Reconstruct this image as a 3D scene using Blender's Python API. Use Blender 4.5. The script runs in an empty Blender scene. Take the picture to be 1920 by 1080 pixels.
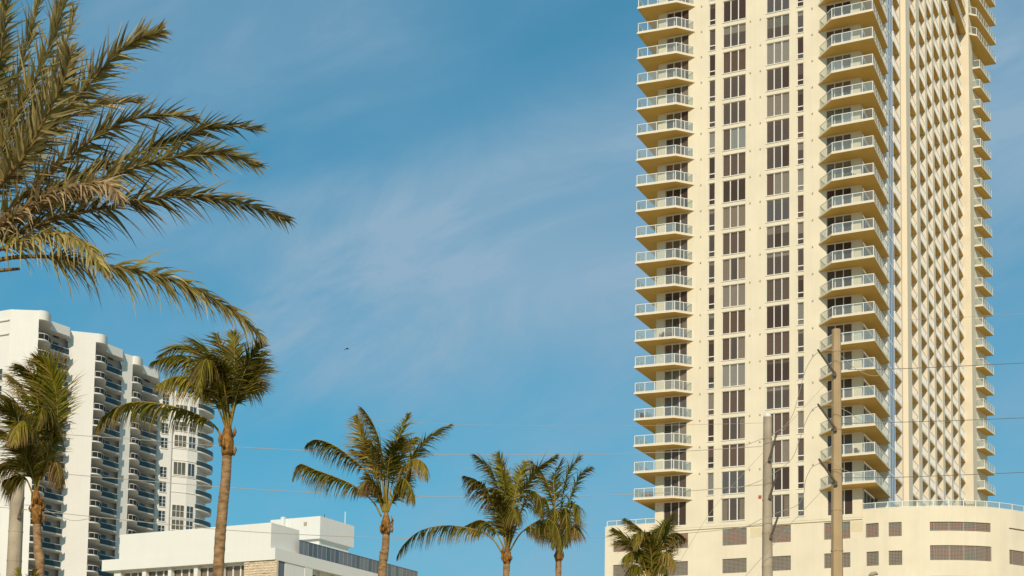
import bpy, math, random
from mathutils import Vector, Matrix, Quaternion
random.seed(7)
SC = bpy.context.scene
COL = SC.collection
R_ = math.radians

# ------------------------------------------------------------------ camera
CAMZ = 1.6
F_PX, PITCH, ROLL, PP_Y = 2855.38, 0.0876558, 0.01556913, 1238.895
_fwd = Vector((0, math.cos(PITCH), math.sin(PITCH)))
_up0 = Vector((0, -math.sin(PITCH), math.cos(PITCH)))
_c, _s = math.cos(ROLL), math.sin(ROLL)
_R = Vector((1, 0, 0)) * _c + _up0 * _s
_U = Vector((-1, 0, 0)) * _s + _up0 * _c
cam_d = bpy.data.cameras.new('camera')
cam = bpy.data.objects.new('camera', cam_d)
COL.objects.link(cam)
cam_d.sensor_fit = 'HORIZONTAL'; cam_d.sensor_width = 36.0
cam_d.lens = 36.0 * F_PX / 1920.0
cam_d.shift_y = (PP_Y - 540.0) / 1920.0
cam_d.clip_start = 0.1; cam_d.clip_end = 6000
cam.matrix_world = Matrix(((_R.x, _U.x, -_fwd.x, 0), (_R.y, _U.y, -_fwd.y, 0), (_R.z, _U.z, -_fwd.z, CAMZ), (0, 0, 0, 1)))
SC.camera = cam

# ------------------------------------------------------------------ sky and sun
SUN_EL, SUN_AZ = R_(28.0), R_(184.0)          # sun stands behind the camera, a little to its left
world = bpy.data.worlds.new('World'); SC.world = world; world.use_nodes = True
nt = world.node_tree; nt.nodes.clear()
def wn(t, **k):
    n = nt.nodes.new(t)
    for a_, b_ in k.items(): setattr(n, a_, b_)
    return n
out = wn('ShaderNodeOutputWorld'); bg = wn('ShaderNodeBackground'); bg.inputs['Strength'].default_value = 0.12
sky = wn('ShaderNodeTexSky', sky_type='NISHITA', sun_disc=False, sun_elevation=SUN_EL, sun_rotation=SUN_AZ, altitude=0, air_density=1.0, dust_density=0.6, ozone_density=2.0)
hs = wn('ShaderNodeGamma'); hs.inputs['Gamma'].default_value = 0.6
tint = wn('ShaderNodeMix', data_type='RGBA', blend_type='MULTIPLY'); tint.inputs['Factor'].default_value = 1.0
tint.inputs['B'].default_value = (0.34, 1.22, 1.50, 1)
nt.links.new(sky.outputs[0], hs.inputs['Color']); nt.links.new(hs.outputs[0], tint.inputs['A'])
# thin cirrus: noise on the dome's own direction, drawn out along one broad band that rises towards the right
tc = wn('ShaderNodeTexCoord')
BAND_N, BAND_U = Vector((-0.3323, -0.3520, 0.8750)), Vector((0.268, -0.009, 0.098))
def dotn(v, off=0.0):
    d_ = wn('ShaderNodeVectorMath', operation='DOT_PRODUCT'); d_.inputs[1].default_value = v; nt.links.new(tc.outputs['Generated'], d_.inputs[0])
    a_ = wn('ShaderNodeMath', operation='ADD'); a_.inputs[1].default_value = off; nt.links.new(d_.outputs['Value'], a_.inputs[0]); return a_.outputs[0]
across = dotn(tuple(BAND_N)); alongv = (BAND_U - BAND_N * BAND_U.dot(BAND_N)).normalized(); thirdv = BAND_N.cross(alongv)
along_, third_ = dotn(tuple(alongv)), dotn(tuple(thirdv))
cmb = wn('ShaderNodeCombineXYZ'); nt.links.new(along_, cmb.inputs[0]); nt.links.new(across, cmb.inputs[1]); nt.links.new(third_, cmb.inputs[2])
def cloud(scale, sx, sy, detail, rough, dist, lo, hi, loc=(0, 0, 0), rot=0.0):
    mp = wn('ShaderNodeMapping'); mp.inputs['Scale'].default_value = (sx, sy, 1); mp.inputs['Location'].default_value = loc; mp.inputs['Rotation'].default_value = (0, 0, rot)
    nt.links.new(cmb.outputs[0], mp.inputs[0])
    nz = wn('ShaderNodeTexNoise'); nz.inputs['Scale'].default_value = scale; nz.inputs['Detail'].default_value = detail
    nz.inputs['Roughness'].default_value = rough; nz.inputs['Distortion'].default_value = dist
    nt.links.new(mp.outputs[0], nz.inputs['Vector'])
    mr = wn('ShaderNodeMapRange', interpolation_type='SMOOTHSTEP'); mr.inputs['From Min'].default_value = lo; mr.inputs['From Max'].default_value = hi
    nt.links.new(nz.outputs[0], mr.inputs[0]); return mr.outputs[0]
def mth(op, a_, b_):
    m_ = wn('ShaderNodeMath', operation=op)
    for k_, v_ in enumerate((a_, b_)):
        if isinstance(v_, (int, float)): m_.inputs[k_].default_value = v_
        else: nt.links.new(v_, m_.inputs[k_])
    return m_.outputs[0]
c1 = cloud(2.6, 0.9, 1.7, 4, 0.55, 0.5, 0.32, 0.70, (1.3, 0.4, 0))          # broad soft veil
c2 = cloud(5.5, 0.75, 2.1, 9, 0.64, 0.9, 0.36, 0.76, (0.2, 3.1, 0.5), 0.10)   # combed fibres
bandw = wn('ShaderNodeMapRange', interpolation_type='SMOOTHERSTEP'); bandw.inputs['From Min'].default_value = 0.13; bandw.inputs['From Max'].default_value = 0.0
nt.links.new(mth('ABSOLUTE', mth('ADD', across, 0.025), 0.0), bandw.inputs[0])
fade = wn('ShaderNodeMapRange', interpolation_type='SMOOTHSTEP'); fade.inputs['From Min'].default_value = -0.10; fade.inputs['From Max'].default_value = 0.10
nt.links.new(mth('ADD', along_, mth('MULTIPLY', c2, 0.08)), fade.inputs[0])
veil = mth('MULTIPLY', mth('MULTIPLY', bandw.outputs[0], fade.outputs[0]), mth('ADD', mth('MULTIPLY', c2, 0.42), 0.48))
cover = mth('ADD', mth('MULTIPLY', veil, 0.85), mth('MULTIPLY', c1, mth('ADD', mth('MULTIPLY', c2, 0.35), 0.36)))
mf = wn('ShaderNodeMath', operation='MINIMUM'); mf.inputs[1].default_value = 0.9; nt.links.new(cover, mf.inputs[0])
cm = wn('ShaderNodeMix', data_type='RGBA'); cm.inputs['B'].default_value = (2.3, 3.45, 4.5, 1)
nt.links.new(mf.outputs[0], cm.inputs['Factor']); nt.links.new(tint.outputs['Result'], cm.inputs['A'])
nt.links.new(cm.outputs['Result'], bg.inputs['Color']); nt.links.new(bg.outputs[0], out.inputs[0])

sun_d = bpy.data.lights.new('sun', 'SUN'); sun_d.energy = 3.3; sun_d.angle = R_(0.53); sun_d.color = (1.0, 0.86, 0.68)
sun = bpy.data.objects.new('sun', sun_d); COL.objects.link(sun)
_sd = Vector((math.sin(SUN_AZ) * math.cos(SUN_EL), math.cos(SUN_AZ) * math.cos(SUN_EL), math.sin(SUN_EL)))   # towards the sun
sun.rotation_euler = (-_sd).to_track_quat('-Z', 'Y').to_euler(); sun.location = (0, -50, 120)

SC.view_settings.view_transform = 'Standard'; SC.view_settings.look = 'None'
SC.view_settings.exposure = 0.10; SC.view_settings.gamma = 1.0; SC.view_settings.use_curve_mapping = False
SC.render.engine = 'CYCLES'
SC.cycles.max_bounces = 6; SC.cycles.transparent_max_bounces = 16

# ------------------------------------------------------------------ helpers
def ray(x, y): return _fwd + _R * ((x - 960.0) / F_PX) + _U * ((PP_Y - y) / F_PX)
def at(x, y, Y):                              # photo position and distance -> point in the place
    d = ray(x, y); p = d * (Y / d.y); p.z += CAMZ; return p

class MB:
    def __init__(self, off=(0, 0, 0)): self.v = []; self.f = []; self.m = []; self.o = off; self.sm = False
    def P(self, p): self.v.append((p[0] - self.o[0], p[1] - self.o[1], p[2] - self.o[2])); return len(self.v) - 1
    def face(self, pts, mat=0):
        self.f.append([self.P(p) for p in pts]); self.m.append(mat)
    def idx(self, ids, mat=0): self.f.append(list(ids)); self.m.append(mat)
    def box(self, x0, x1, y0, y1, z0, z1, mat=0, bottom=None):
        i = [self.P(p) for p in ((x0, y0, z0), (x1, y0, z0), (x1, y1, z0), (x0, y1, z0), (x0, y0, z1), (x1, y0, z1), (x1, y1, z1), (x0, y1, z1))]
        for q, mm_ in (((0, 3, 2, 1), mat if bottom is None else bottom), ((4, 5, 6, 7), mat), ((0, 1, 5, 4), mat), ((1, 2, 6, 5), mat), ((2, 3, 7, 6), mat), ((3, 0, 4, 7), mat)):
            self.idx([i[k] for k in q], mm_)
    def prism(self, poly, z0, z1, mat=0, bottom=None, top=True):
        n = len(poly)
        ar = sum(poly[i][0] * poly[(i + 1) % n][1] - poly[(i + 1) % n][0] * poly[i][1] for i in range(n))
        if ar < 0: poly = poly[::-1]
        b = [self.P((p[0], p[1], z0)) for p in poly]; t = [self.P((p[0], p[1], z1)) for p in poly]
        self.idx(b[::-1], mat if bottom is None else bottom)
        if top: self.idx(t, mat)
        for i in range(n):
            j = (i + 1) % n; self.idx((b[i], b[j], t[j], t[i]), mat)
    def beam(self, p, q, w, h, mat=0):        # straight bar of section w (sideways) x h (up)
        p, q = Vector(p), Vector(q); d = (q - p).normalized()
        up = Vector((0, 0, 1)) if abs(d.z) < 0.95 else Vector((0, 1, 0))
        s = d.cross(up).normalized() * (w / 2); u = s.cross(d).normalized() * (h / 2)
        i = [self.P(x) for x in (p - s - u, p + s - u, p + s + u, p - s + u, q - s - u, q + s - u, q + s + u, q - s + u)]
        for k in ((0, 3, 2, 1), (4, 5, 6, 7), (0, 1, 5, 4), (1, 2, 6, 5), (2, 3, 7, 6), (3, 0, 4, 7)): self.idx([i[j] for j in k], mat)
    def tube(self, pts, rad, n=8, mat=0, cap=True):
        pts = [Vector(p) for p in pts]; rings = []
        ref = None
        for k, p in enumerate(pts):
            d = (pts[min(k + 1, len(pts) - 1)] - pts[max(k - 1, 0)]).normalized()
            if ref is None: ref = d.orthogonal().normalized()
            ref = (ref - d * ref.dot(d)).normalized(); s2 = d.cross(ref)
            r = rad[k] if isinstance(rad, (list, tuple)) else rad
            rings.append([self.P(p + (ref * math.cos(2 * math.pi * j / n) + s2 * math.sin(2 * math.pi * j / n)) * r) for j in range(n)])
        for k in range(len(rings) - 1):
            for j in range(n):
                self.idx((rings[k][j], rings[k][(j + 1) % n], rings[k + 1][(j + 1) % n], rings[k + 1][j]), mat)
        if cap: self.idx(rings[0][::-1], mat); self.idx(rings[-1], mat)
    def mesh(self, name, mats, smooth=False):
        me = bpy.data.meshes.new(name); me.from_pydata(self.v, [], self.f)
        for m_ in (mats if isinstance(mats, (list, tuple)) else [mats]): me.materials.append(m_)
        me.polygons.foreach_set('material_index', self.m)
        if smooth: me.polygons.foreach_set('use_smooth', [True] * len(self.f))
        me.update(); return me

def put(name, me, parent=None, loc=(0, 0, 0), rz=0.0):
    o = bpy.data.objects.new(name, me); COL.objects.link(o); o.location = loc; o.rotation_euler = (0, 0, rz)
    if parent is not None: o.parent = parent
    return o
def tag(o, label, cat, group=None):
    o['label'] = label; o['category'] = cat
    if group: o['group'] = group
    return o
def thing(name, label, cat, loc, rz=0.0, group=None): return tag(put(name, None, None, loc, rz), label, cat, group)
def struct(o): o['kind'] = 'structure'; return o
def stuff(o): o['kind'] = 'stuff'; return o

# ------------------------------------------------------------------ materials
def material(name, col, rough=0.7, noise=0.0, nscale=1.0, bump=0.0, bscale=30.0, streak=0.0, spec=0.3, metal=0.0):
    m = bpy.data.materials.new(name); m.use_nodes = True; t = m.node_tree; b = t.nodes['Principled BSDF']
    b.inputs['Roughness'].default_value = rough; b.inputs['Specular IOR Level'].default_value = spec; b.inputs['Metallic'].default_value = metal
    b.inputs['Base Color'].default_value = (*col, 1)
    tcn = t.nodes.new('ShaderNodeTexCoord')
    if noise or streak:
        n = t.nodes.new('ShaderNodeTexNoise'); n.inputs['Scale'].default_value = nscale; n.inputs['Detail'].default_value = 6
        mr = t.nodes.new('ShaderNodeMapRange'); mr.inputs['From Min'].default_value = 0.3; mr.inputs['From Max'].default_value = 0.7
        mr.inputs['To Min'].default_value = 1 - noise; mr.inputs['To Max'].default_value = 1 + noise * 0.4
        t.links.new(tcn.outputs['Object'], n.inputs['Vector']); t.links.new(n.outputs[0], mr.inputs[0])
        fac = mr.outputs[0]
        if streak:
            mp = t.nodes.new('ShaderNodeMapping'); mp.inputs['Scale'].default_value = (3.0, 3.0, 0.12)
            n2 = t.nodes.new('ShaderNodeTexNoise'); n2.inputs['Scale'].default_value = 1.0; n2.inputs['Detail'].default_value = 5
            m2 = t.nodes.new('ShaderNodeMapRange'); m2.inputs['From Min'].default_value = 0.45; m2.inputs['From Max'].default_value = 0.8
            m2.inputs['To Min'].default_value = 1.0; m2.inputs['To Max'].default_value = 1 - streak
            t.links.new(tcn.outputs['Object'], mp.inputs[0]); t.links.new(mp.outputs[0], n2.inputs['Vector']); t.links.new(n2.outputs[0], m2.inputs[0])
            mu = t.nodes.new('ShaderNodeMath'); mu.operation = 'MULTIPLY'; t.links.new(fac, mu.inputs[0]); t.links.new(m2.outputs[0], mu.inputs[1]); fac = mu.outputs[0]
        mx = t.nodes.new('ShaderNodeVectorMath'); mx.operation = 'SCALE'; mx.inputs[0].default_value = col
        t.links.new(fac, mx.inputs['Scale']); t.links.new(mx.outputs[0], b.inputs['Base Color'])
    if bump:
        nb = t.nodes.new('ShaderNodeTexNoise'); nb.inputs['Scale'].default_value = bscale; nb.inputs['Detail'].default_value = 4
        bp = t.nodes.new('ShaderNodeBump'); bp.inputs['Strength'].default_value = bump; bp.inputs['Distance'].default_value = 0.02
        t.links.new(tcn.outputs['Object'], nb.inputs['Vector']); t.links.new(nb.outputs[0], bp.inputs['Height']); t.links.new(bp.outputs[0], b.inputs['Normal'])
    return m
def glass(name, tint_, gl=0.06, rough=0.02, glcol=(1, 1, 1), dust=0.03, haze_col=(0.75, 0.75, 0.70)):
    m = bpy.data.materials.new(name); m.use_nodes = True; t = m.node_tree; t.nodes.remove(t.nodes['Principled BSDF']); o = t.nodes['Material Output']
    tr = t.nodes.new('ShaderNodeBsdfTransparent'); tr.inputs[0].default_value = (*tint_, 1)
    g = t.nodes.new('ShaderNodeBsdfGlossy'); g.inputs['Roughness'].default_value = rough; g.inputs[0].default_value = (*glcol, 1)
    mx = t.nodes.new('ShaderNodeMixShader'); mx.inputs[0].default_value = gl
    t.links.new(tr.outputs[0], mx.inputs[1]); t.links.new(g.outputs[0], mx.inputs[2])
    df = t.nodes.new('ShaderNodeBsdfDiffuse'); df.inputs[0].default_value = (*haze_col, 1)      # diffuse haze mixed in to imitate a sunlit veil over the pane
    m2 = t.nodes.new('ShaderNodeMixShader'); m2.inputs[0].default_value = dust
    t.links.new(mx.outputs[0], m2.inputs[1]); t.links.new(df.outputs[0], m2.inputs[2]); t.links.new(m2.outputs[0], o.inputs[0]); return m
M = {}
M['cream'] = material('cream_stucco', (0.79, 0.69, 0.515), 0.85, 0.07, 0.35, 0.25, 60, 0.05)
M['cream_pale'] = material('lightened_loggia_cream', (0.81, 0.70, 0.53), 0.85, 0.04, 0.5)  # cream lightened to stand in for stronger fill light in the loggias
M['soffit'] = material('tan_soffit', (0.66, 0.42, 0.11), 0.85, 0.06, 0.8)  # separate saturated tan for the slab undersides
M['trim'] = material('white_aluminium', (0.80, 0.78, 0.72), 0.45, 0.02, 3)
M['winglass'] = glass('tinted_window_glass', (0.80, 0.76, 0.71), 0.022, 0.02, (1, 0.92, 0.85), 0.075, (0.75, 0.60, 0.50))
M['railglass'] = glass('balcony_glass', (0.88, 0.90, 0.87), 0.05, 0.05, (1, 1, 1), 0.09)
M['railglass_b'] = glass('balcony_glass_hazy', (0.82, 0.86, 0.84), 0.10, 0.06, (1, 1, 1), 0.15)
M['railglass_c'] = glass('balcony_glass_clear', (0.90, 0.93, 0.91), 0.03, 0.03, (1, 1, 1), 0.05)
M['winglass_b'] = glass('window_glass_bright', (0.84, 0.80, 0.75), 0.05, 0.02, (1, 0.95, 0.9), 0.075, (0.75, 0.66, 0.58))
M['winglass_c'] = glass('window_glass_dark', (0.64, 0.57, 0.52), 0.010, 0.02, (1, 0.90, 0.82), 0.060, (0.75, 0.55, 0.45))
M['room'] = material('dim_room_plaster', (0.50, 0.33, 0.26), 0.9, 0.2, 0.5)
M['blind_a'] = material('grey_roller_blind', (0.46, 0.49, 0.49), 0.9, 0.05, 2)
M['blind_b'] = material('taupe_roller_blind', (0.44, 0.41, 0.33), 0.9, 0.05, 2)
M['blind_c'] = material('pale_slatted_blind', (0.42, 0.54, 0.60), 0.9, 0.05, 2)
M['curtain'] = material('beige_curtain', (0.44, 0.40, 0.34), 0.95, 0.1, 4)
M['blueglass'] = material('blue_curtain_wall_glass', (0.16, 0.19, 0.25), 0.08, 0.1, 0.6, spec=0.8)
M['darkglass'] = material('dark_glazing', (0.035, 0.035, 0.04), 0.1, 0.2, 0.5, spec=0.6)
M['vent'] = material('bronze_vent_cap', (0.42, 0.36, 0.27), 0.6)
M['alarm'] = material('red_alarm_box', (0.45, 0.10, 0.05), 0.5)
M['louvre'] = material('grey_lattice_bars', (0.40, 0.34, 0.26), 0.7)
M['patch'] = material('repair_patch_stucco', (0.72, 0.60, 0.40), 0.9, 0.06, 1.0)
M['white'] = material('white_stucco', (0.78, 0.75, 0.69), 0.85, 0.03, 0.3, 0.2, 50, 0.03)
M['white2'] = material('white_render', (0.78, 0.755, 0.69), 0.85, 0.02, 0.4, 0.15, 50, 0.03)
M['condoback'] = material('darkened_back_wall', (0.46, 0.40, 0.37), 0.9, 0.08, 0.4)  # wall colour darkened to carry the shade of the balcony recesses
M['bluerail'] = material('blue_tinted_rail_glass', (0.045, 0.075, 0.085), 0.30, 0.15, 0.3, spec=0.2)
M['greyrail'] = glass('smoked_rail_glass', (0.22, 0.21, 0.19), 0.03)
M['greypanel'] = material('grey_glass_parapet', (0.15, 0.16, 0.18), 0.15, 0.15, 0.7, spec=0.5)
M['concrete'] = material('spun_concrete', (0.47, 0.33, 0.18), 0.85, 0.14, 1.2, 0.4, 25, 0.22)
M['concrete2'] = material('pale_spun_concrete', (0.44, 0.355, 0.25), 0.85, 0.25, 1.4, 0.6, 18, 0.45)
M['steel'] = material('weathered_insulator', (0.12, 0.09, 0.06), 0.6)
M['wire'] = material('aluminium_conductor', (0.42, 0.36, 0.28), 0.6)
M['darkwire'] = material('dark_cable', (0.16, 0.14, 0.12), 0.6)
M['ground'] = material('sandy_ground', (0.58, 0.45, 0.28), 0.95, 0.2, 0.05)
M['asphalt'] = material('asphalt', (0.05, 0.05, 0.05), 0.9, 0.2, 0.4)
M['paving'] = material('concrete_paving', (0.38, 0.35, 0.30), 0.9, 0.12, 0.6)
M['paint'] = material('white_road_paint', (0.7, 0.7, 0.66), 0.7)
M['bird'] = material('dark_plumage', (0.03, 0.04, 0.05), 0.8)
M['awning'] = material('olive_umbrella_cloth', (0.40, 0.30, 0.06), 0.9)

def colour_panel():
    m = bpy.data.materials.new('rust_and_teal_panel'); m.use_nodes = True; t = m.node_tree; b = t.nodes['Principled BSDF']; b.inputs['Roughness'].default_value = 0.7
    tcn = t.nodes.new('ShaderNodeNewGeometry'); mp = t.nodes.new('ShaderNodeMapping'); mp.inputs['Rotation'].default_value = (0, 0.5, 0); mp.inputs['Scale'].default_value = (0.35, 0.35, 0.9)
    n = t.nodes.new('ShaderNodeTexNoise'); n.inputs['Scale'].default_value = 1.0; n.inputs['Detail'].default_value = 2; n.inputs['Distortion'].default_value = 0.6
    cr = t.nodes.new('ShaderNodeValToRGB'); e = cr.color_ramp.elements
    e[0].position = 0.30; e[0].color = (0.02, 0.17, 0.19, 1); e[1].position = 0.66; e[1].color = (0.05, 0.10, 0.10, 1)
    k = cr.color_ramp.elements.new(0.44); k.color = (0.09, 0.07, 0.06, 1); k = cr.color_ramp.elements.new(0.54); k.color = (0.22, 0.055, 0.04, 1)
    t.links.new(tcn.outputs['Position'], mp.inputs[0]); t.links.new(mp.outputs[0], n.inputs['Vector']); t.links.new(n.outputs[0], cr.inputs[0]); t.links.new(cr.outputs[0], b.inputs['Base Color']); return m
M['panel'] = colour_panel()

def leaf_material(name, green, tipc, trans=0.35):
    m = bpy.data.materials.new(name); m.use_nodes = True; t = m.node_tree; t.nodes.remove(t.nodes['Principled BSDF']); o = t.nodes['Material Output']
    at_ = t.nodes.new('ShaderNodeAttribute'); at_.attribute_name = 'leaf'; sp = t.nodes.new('ShaderNodeSeparateColor'); t.links.new(at_.outputs['Color'], sp.inputs[0])
    mx = t.nodes.new('ShaderNodeMix'); mx.data_type = 'RGBA'; mx.inputs['A'].default_value = (*green, 1); mx.inputs['B'].default_value = (*tipc, 1)
    t.links.new(sp.outputs[0], mx.inputs['Factor'])
    mr = t.nodes.new('ShaderNodeMapRange'); mr.inputs['To Min'].default_value = 0.35; mr.inputs['To Max'].default_value = 1.6; t.links.new(sp.outputs[1], mr.inputs[0])
    sc = t.nodes.new('ShaderNodeVectorMath'); sc.operation = 'SCALE'; t.links.new(mx.outputs['Result'], sc.inputs[0]); t.links.new(mr.outputs[0], sc.inputs['Scale'])
    d = t.nodes.new('ShaderNodeBsdfPrincipled'); d.inputs['Roughness'].default_value = 0.5; d.inputs['Specular IOR Level'].default_value = 0.12
    tl = t.nodes.new('ShaderNodeBsdfTranslucent'); ms = t.nodes.new('ShaderNodeMixShader'); ms.inputs[0].default_value = trans
    t.links.new(sc.outputs[0], d.inputs['Base Color']); t.links.new(sc.outputs[0], tl.inputs[0]); t.links.new(d.outputs[0], ms.inputs[1]); t.links.new(tl.outputs[0], ms.inputs[2]); t.links.new(ms.outputs[0], o.inputs[0]); return m
M['coco'] = leaf_material('coconut_leaf', (0.178, 0.158, 0.010), (0.48, 0.26, 0.12))
M['date'] = leaf_material('date_leaf', (0.33, 0.27, 0.085), (0.60, 0.41, 0.25))
M['rachis'] = material('palm_stalk', (0.30, 0.21, 0.035), 0.6, 0.15, 4)
M['daterachis'] = material('date_stalk', (0.22, 0.13, 0.035), 0.6, 0.2, 4)
M['boot'] = material('orange_leaf_bases', (0.34, 0.16, 0.035), 0.9, 0.75, 9, 1.0, 12, 0.3)

def trunk_mat():
    m = bpy.data.materials.new('ringed_palm_bark'); m.use_nodes = True; t = m.node_tree; b = t.nodes['Principled BSDF']; b.inputs['Roughness'].default_value = 0.9
    tcn = t.nodes.new('ShaderNodeTexCoord'); n = t.nodes.new('ShaderNodeTexNoise'); n.inputs['Scale'].default_value = 5; n.inputs['Detail'].default_value = 6
    mp = t.nodes.new('ShaderNodeMapping'); mp.inputs['Scale'].default_value = (1, 1, 2.5); t.links.new(tcn.outputs['Object'], mp.inputs[0]); t.links.new(mp.outputs[0], n.inputs['Vector'])
    cr = t.nodes.new('ShaderNodeValToRGB'); e = cr.color_ramp.elements; e[0].position = 0.3; e[0].color = (0.16, 0.085, 0.03, 1); e[1].position = 0.7; e[1].color = (0.42, 0.25, 0.115, 1)
    t.links.new(n.outputs[0], cr.inputs[0]); t.links.new(cr.outputs[0], b.inputs['Base Color'])
    bp = t.nodes.new('ShaderNodeBump'); bp.inputs['Strength'].default_value = 0.6; bp.inputs['Distance'].default_value = 0.02; t.links.new(n.outputs[0], bp.inputs['Height']); t.links.new(bp.outputs[0], b.inputs['Normal']); return m
M['bark'] = trunk_mat()

# ------------------------------------------------------------------ ground and street (below the frame)
g = MB(); g.face([(-3000, -3000, 0), (3000, -3000, 0), (3000, 3000, 0), (-3000, 3000, 0)]); struct(put('ground', g.mesh('ground', M['ground'])))
g = MB(); g.box(-200, 200, 12, 26, -0.2, 0.004); struct(put('road', g.mesh('road', M['asphalt'])))
g = MB(); g.box(-200, 200, 26.2, 31, -0.2, 0.14); struct(put('pavement', g.mesh('pavement', M['paving'])))
g = MB(); g.box(-200, 200, 26.0, 26.198, -0.2, 0.13); struct(put('kerb', g.mesh('kerb', M['paving'])))
g = MB()
for i in range(-40, 40): g.box(i * 5.0, i * 5.0 + 2.5, 18.92, 19.08, 0.003, 0.010)
struct(put('lane_marking', g.mesh('lane_marking', M['paint'])))

_rv = random.Random(77)
def vary(o, keys, wts):                        # the same pane mesh with its own state of glass
    k_ = _rv.choices(keys, wts)[0]
    if k_: o.material_slots[0].link = 'OBJECT'; o.material_slots[0].material = M[k_]
    return o
# ------------------------------------------------------------------ railings
def railing(path, nposts, h=1.05, closed_ends=True, post=0.06, zb=0.0, rail=0.06, low=0.07):
    """posts + top and bottom rail along a plan path (list of 2D points); nposts = panels per leg.  returns (MB, list of panel quads)"""
    mb = MB(); panels = []
    for k in range(len(path) - 1):
        p, q = Vector(path[k]), Vector(path[k + 1]); n = nposts[k]
        mb.beam((p.x, p.y, zb + h), (q.x, q.y, zb + h), rail * 1.2, rail)
        mb.beam((p.x, p.y, zb + low), (q.x, q.y, zb + low), rail * 0.8, rail * 0.8)
        d = (q - p).normalized()
        for i in range(n + 1):
            if i == 0 and k > 0: continue
            c = p.lerp(q, i / n); w = post * (1.25 if i in (0, n) else 1.0)
            s = Vector((-d.y, d.x)) * w * 0.45; t = d * w * 0.5
            mb.prism([tuple(c - s - t), tuple(c + s - t), tuple(c + s + t), tuple(c - s + t)], zb, zb + h - rail * 0.5)
        for i in range(n):
            c0, c1 = p.lerp(q, i / n) + d * post * 0.6, p.lerp(q, (i + 1) / n) - d * post * 0.6
            panels.append((c0, c1, zb + low + 0.05, zb + h - rail * 0.6, k))
    return mb, panels
def pane_mesh(name, c0, c1, z0, z1, mat, th=0.012):
    mb = MB(); d = (c1 - c0).normalized(); s = Vector((-d.y, d.x)) * th
    mb.prism([tuple(c0 - s), tuple(c1 - s), tuple(c1 + s), tuple(c0 + s)], z0, z1); return mb.mesh(name, mat)

# ------------------------------------------------------------------ the cream tower
PSI = -0.44488076
AX = Vector((math.cos(PSI), math.sin(PSI), 0)); BX = Vector((-math.sin(PSI), math.cos(PSI), 0))
A0, B0 = -46.0, 158.77
tloc = AX * A0 + BX * B0
tower = thing('apartment_tower', 'tall cream residential tower with stacked glass railed balconies over a podium', 'tower', (tloc.x, tloc.y, 0), PSI)
TO = (A0, B0, -CAMZ)                           # builder offset: (a, b, z above eye) -> local
def tmb(): return MB(TO)
def zs(k): return 89.84 - 3.0 * k              # underside of slab k, metres above the eye
FB = 158.77                                    # plane of the front face
AR = -33.74                                    # plane of the side face
ZTOP = 124.0
wcols = [(-57.27, -54.60, 'w'), (-52.16, -51.42, 's'), (-50.53, -47.87, 't'), (-45.51, -42.90, 't'), (-42.04, -41.31, 's'), (-38.81, -36.11, 'w')]
NR = 21
def zwin(kind, m_): return (30.06 + 3 * m_, 32.78 + 3 * m_) if kind == 'w' else (30.23 + 3 * m_, 32.73 + 3 * m_)
# front wall: full-height piers and a spandrel between each pair of windows
w = tmb(); edges = [-58.25] + [v for c in wcols for v in c[:2]] + [-35.06]
for i in range(0, len(edges), 2): w.box(edges[i], edges[i + 1], FB, FB + 0.40, 29.72, ZTOP)
for (x0, x1, kd) in wcols:
    lo = 29.72
    for m_ in range(NR):
        z0, z1 = zwin(kd, m_); w.box(x0, x1, FB + 0.004, FB + 0.396, lo, z0); lo = z1
    w.box(x0, x1, FB + 0.004, FB + 0.396, lo, ZTOP)
w.box(-58.25, -57.9, FB + 0.4, FB + 26, 29.72, ZTOP)                       # return on the far left
w.box(-35.41, -35.06, FB + 0.4, FB + 0.9, 29.72, ZTOP)                     # corner jamb
put('front_wall', w.mesh('front_wall', M['cream']), tower)
# body of the tower behind the rooms
w = tmb(); w.box(-57.9, -35.9, FB + 4.5, FB + 70, 29.72, ZTOP - 0.2); w.box(-58.4, AR, FB - 0.15, FB + 72, ZTOP, ZTOP + 1.2)
put('core_wall', w.mesh('core_wall', M['cream']), tower)
w = tmb()
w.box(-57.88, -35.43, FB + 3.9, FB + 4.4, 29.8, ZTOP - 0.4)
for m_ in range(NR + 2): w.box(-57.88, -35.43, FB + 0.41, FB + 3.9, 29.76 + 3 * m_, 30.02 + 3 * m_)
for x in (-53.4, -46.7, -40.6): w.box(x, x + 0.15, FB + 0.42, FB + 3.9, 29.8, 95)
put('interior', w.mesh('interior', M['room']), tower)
# windows
def window_meshes(kind, width):
    f = MB(); h = 2.72 if kind == 'w' else 2.5; e = 0.055; n = 1 if kind == 's' else 3
    f.box(0, e, 0, 0.09, 0, h); f.box(width - e, width, 0, 0.09, 0, h); f.box(e, width - e, 0, 0.09, 0, e); f.box(e, width - e, 0, 0.09, h - e, h)
    panes = []
    if kind == 's':
        f.box(e, width - e, -0.01, 0.09, 0.56, 0.66); panes = [(e, width - e, e, 0.56), (e, width - e, 0.66, h - e)]
    else:
        bw = 0.10; step = width / 3
        for i in (1, 2): f.box(step * i - bw / 2, step * i + bw / 2, -0.015, 0.09, e, h - e)
        xs = [e, step - bw / 2, step + bw / 2, 2 * step - bw / 2, 2 * step + bw / 2, width - e]
        panes = [(xs[0], xs[1], e, h - e), (xs[2], xs[3], e, h - e), (xs[4], xs[5], e, h - e)]
    if kind != 'w': f.box(-0.06, width + 0.06, -0.20, -0.0, -0.075, -0.004)
    fm = f.mesh('window_frame', M['trim']); pm = []
    for (a_, b_, c_, d_) in panes:
        q = MB(); q.box(a_ - 0.01, b_ + 0.01, 0.04, 0.055, c_ - 0.01, d_ + 0.01); pm.append(q.mesh('pane', M['winglass']))
    return fm, pm, h
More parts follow.
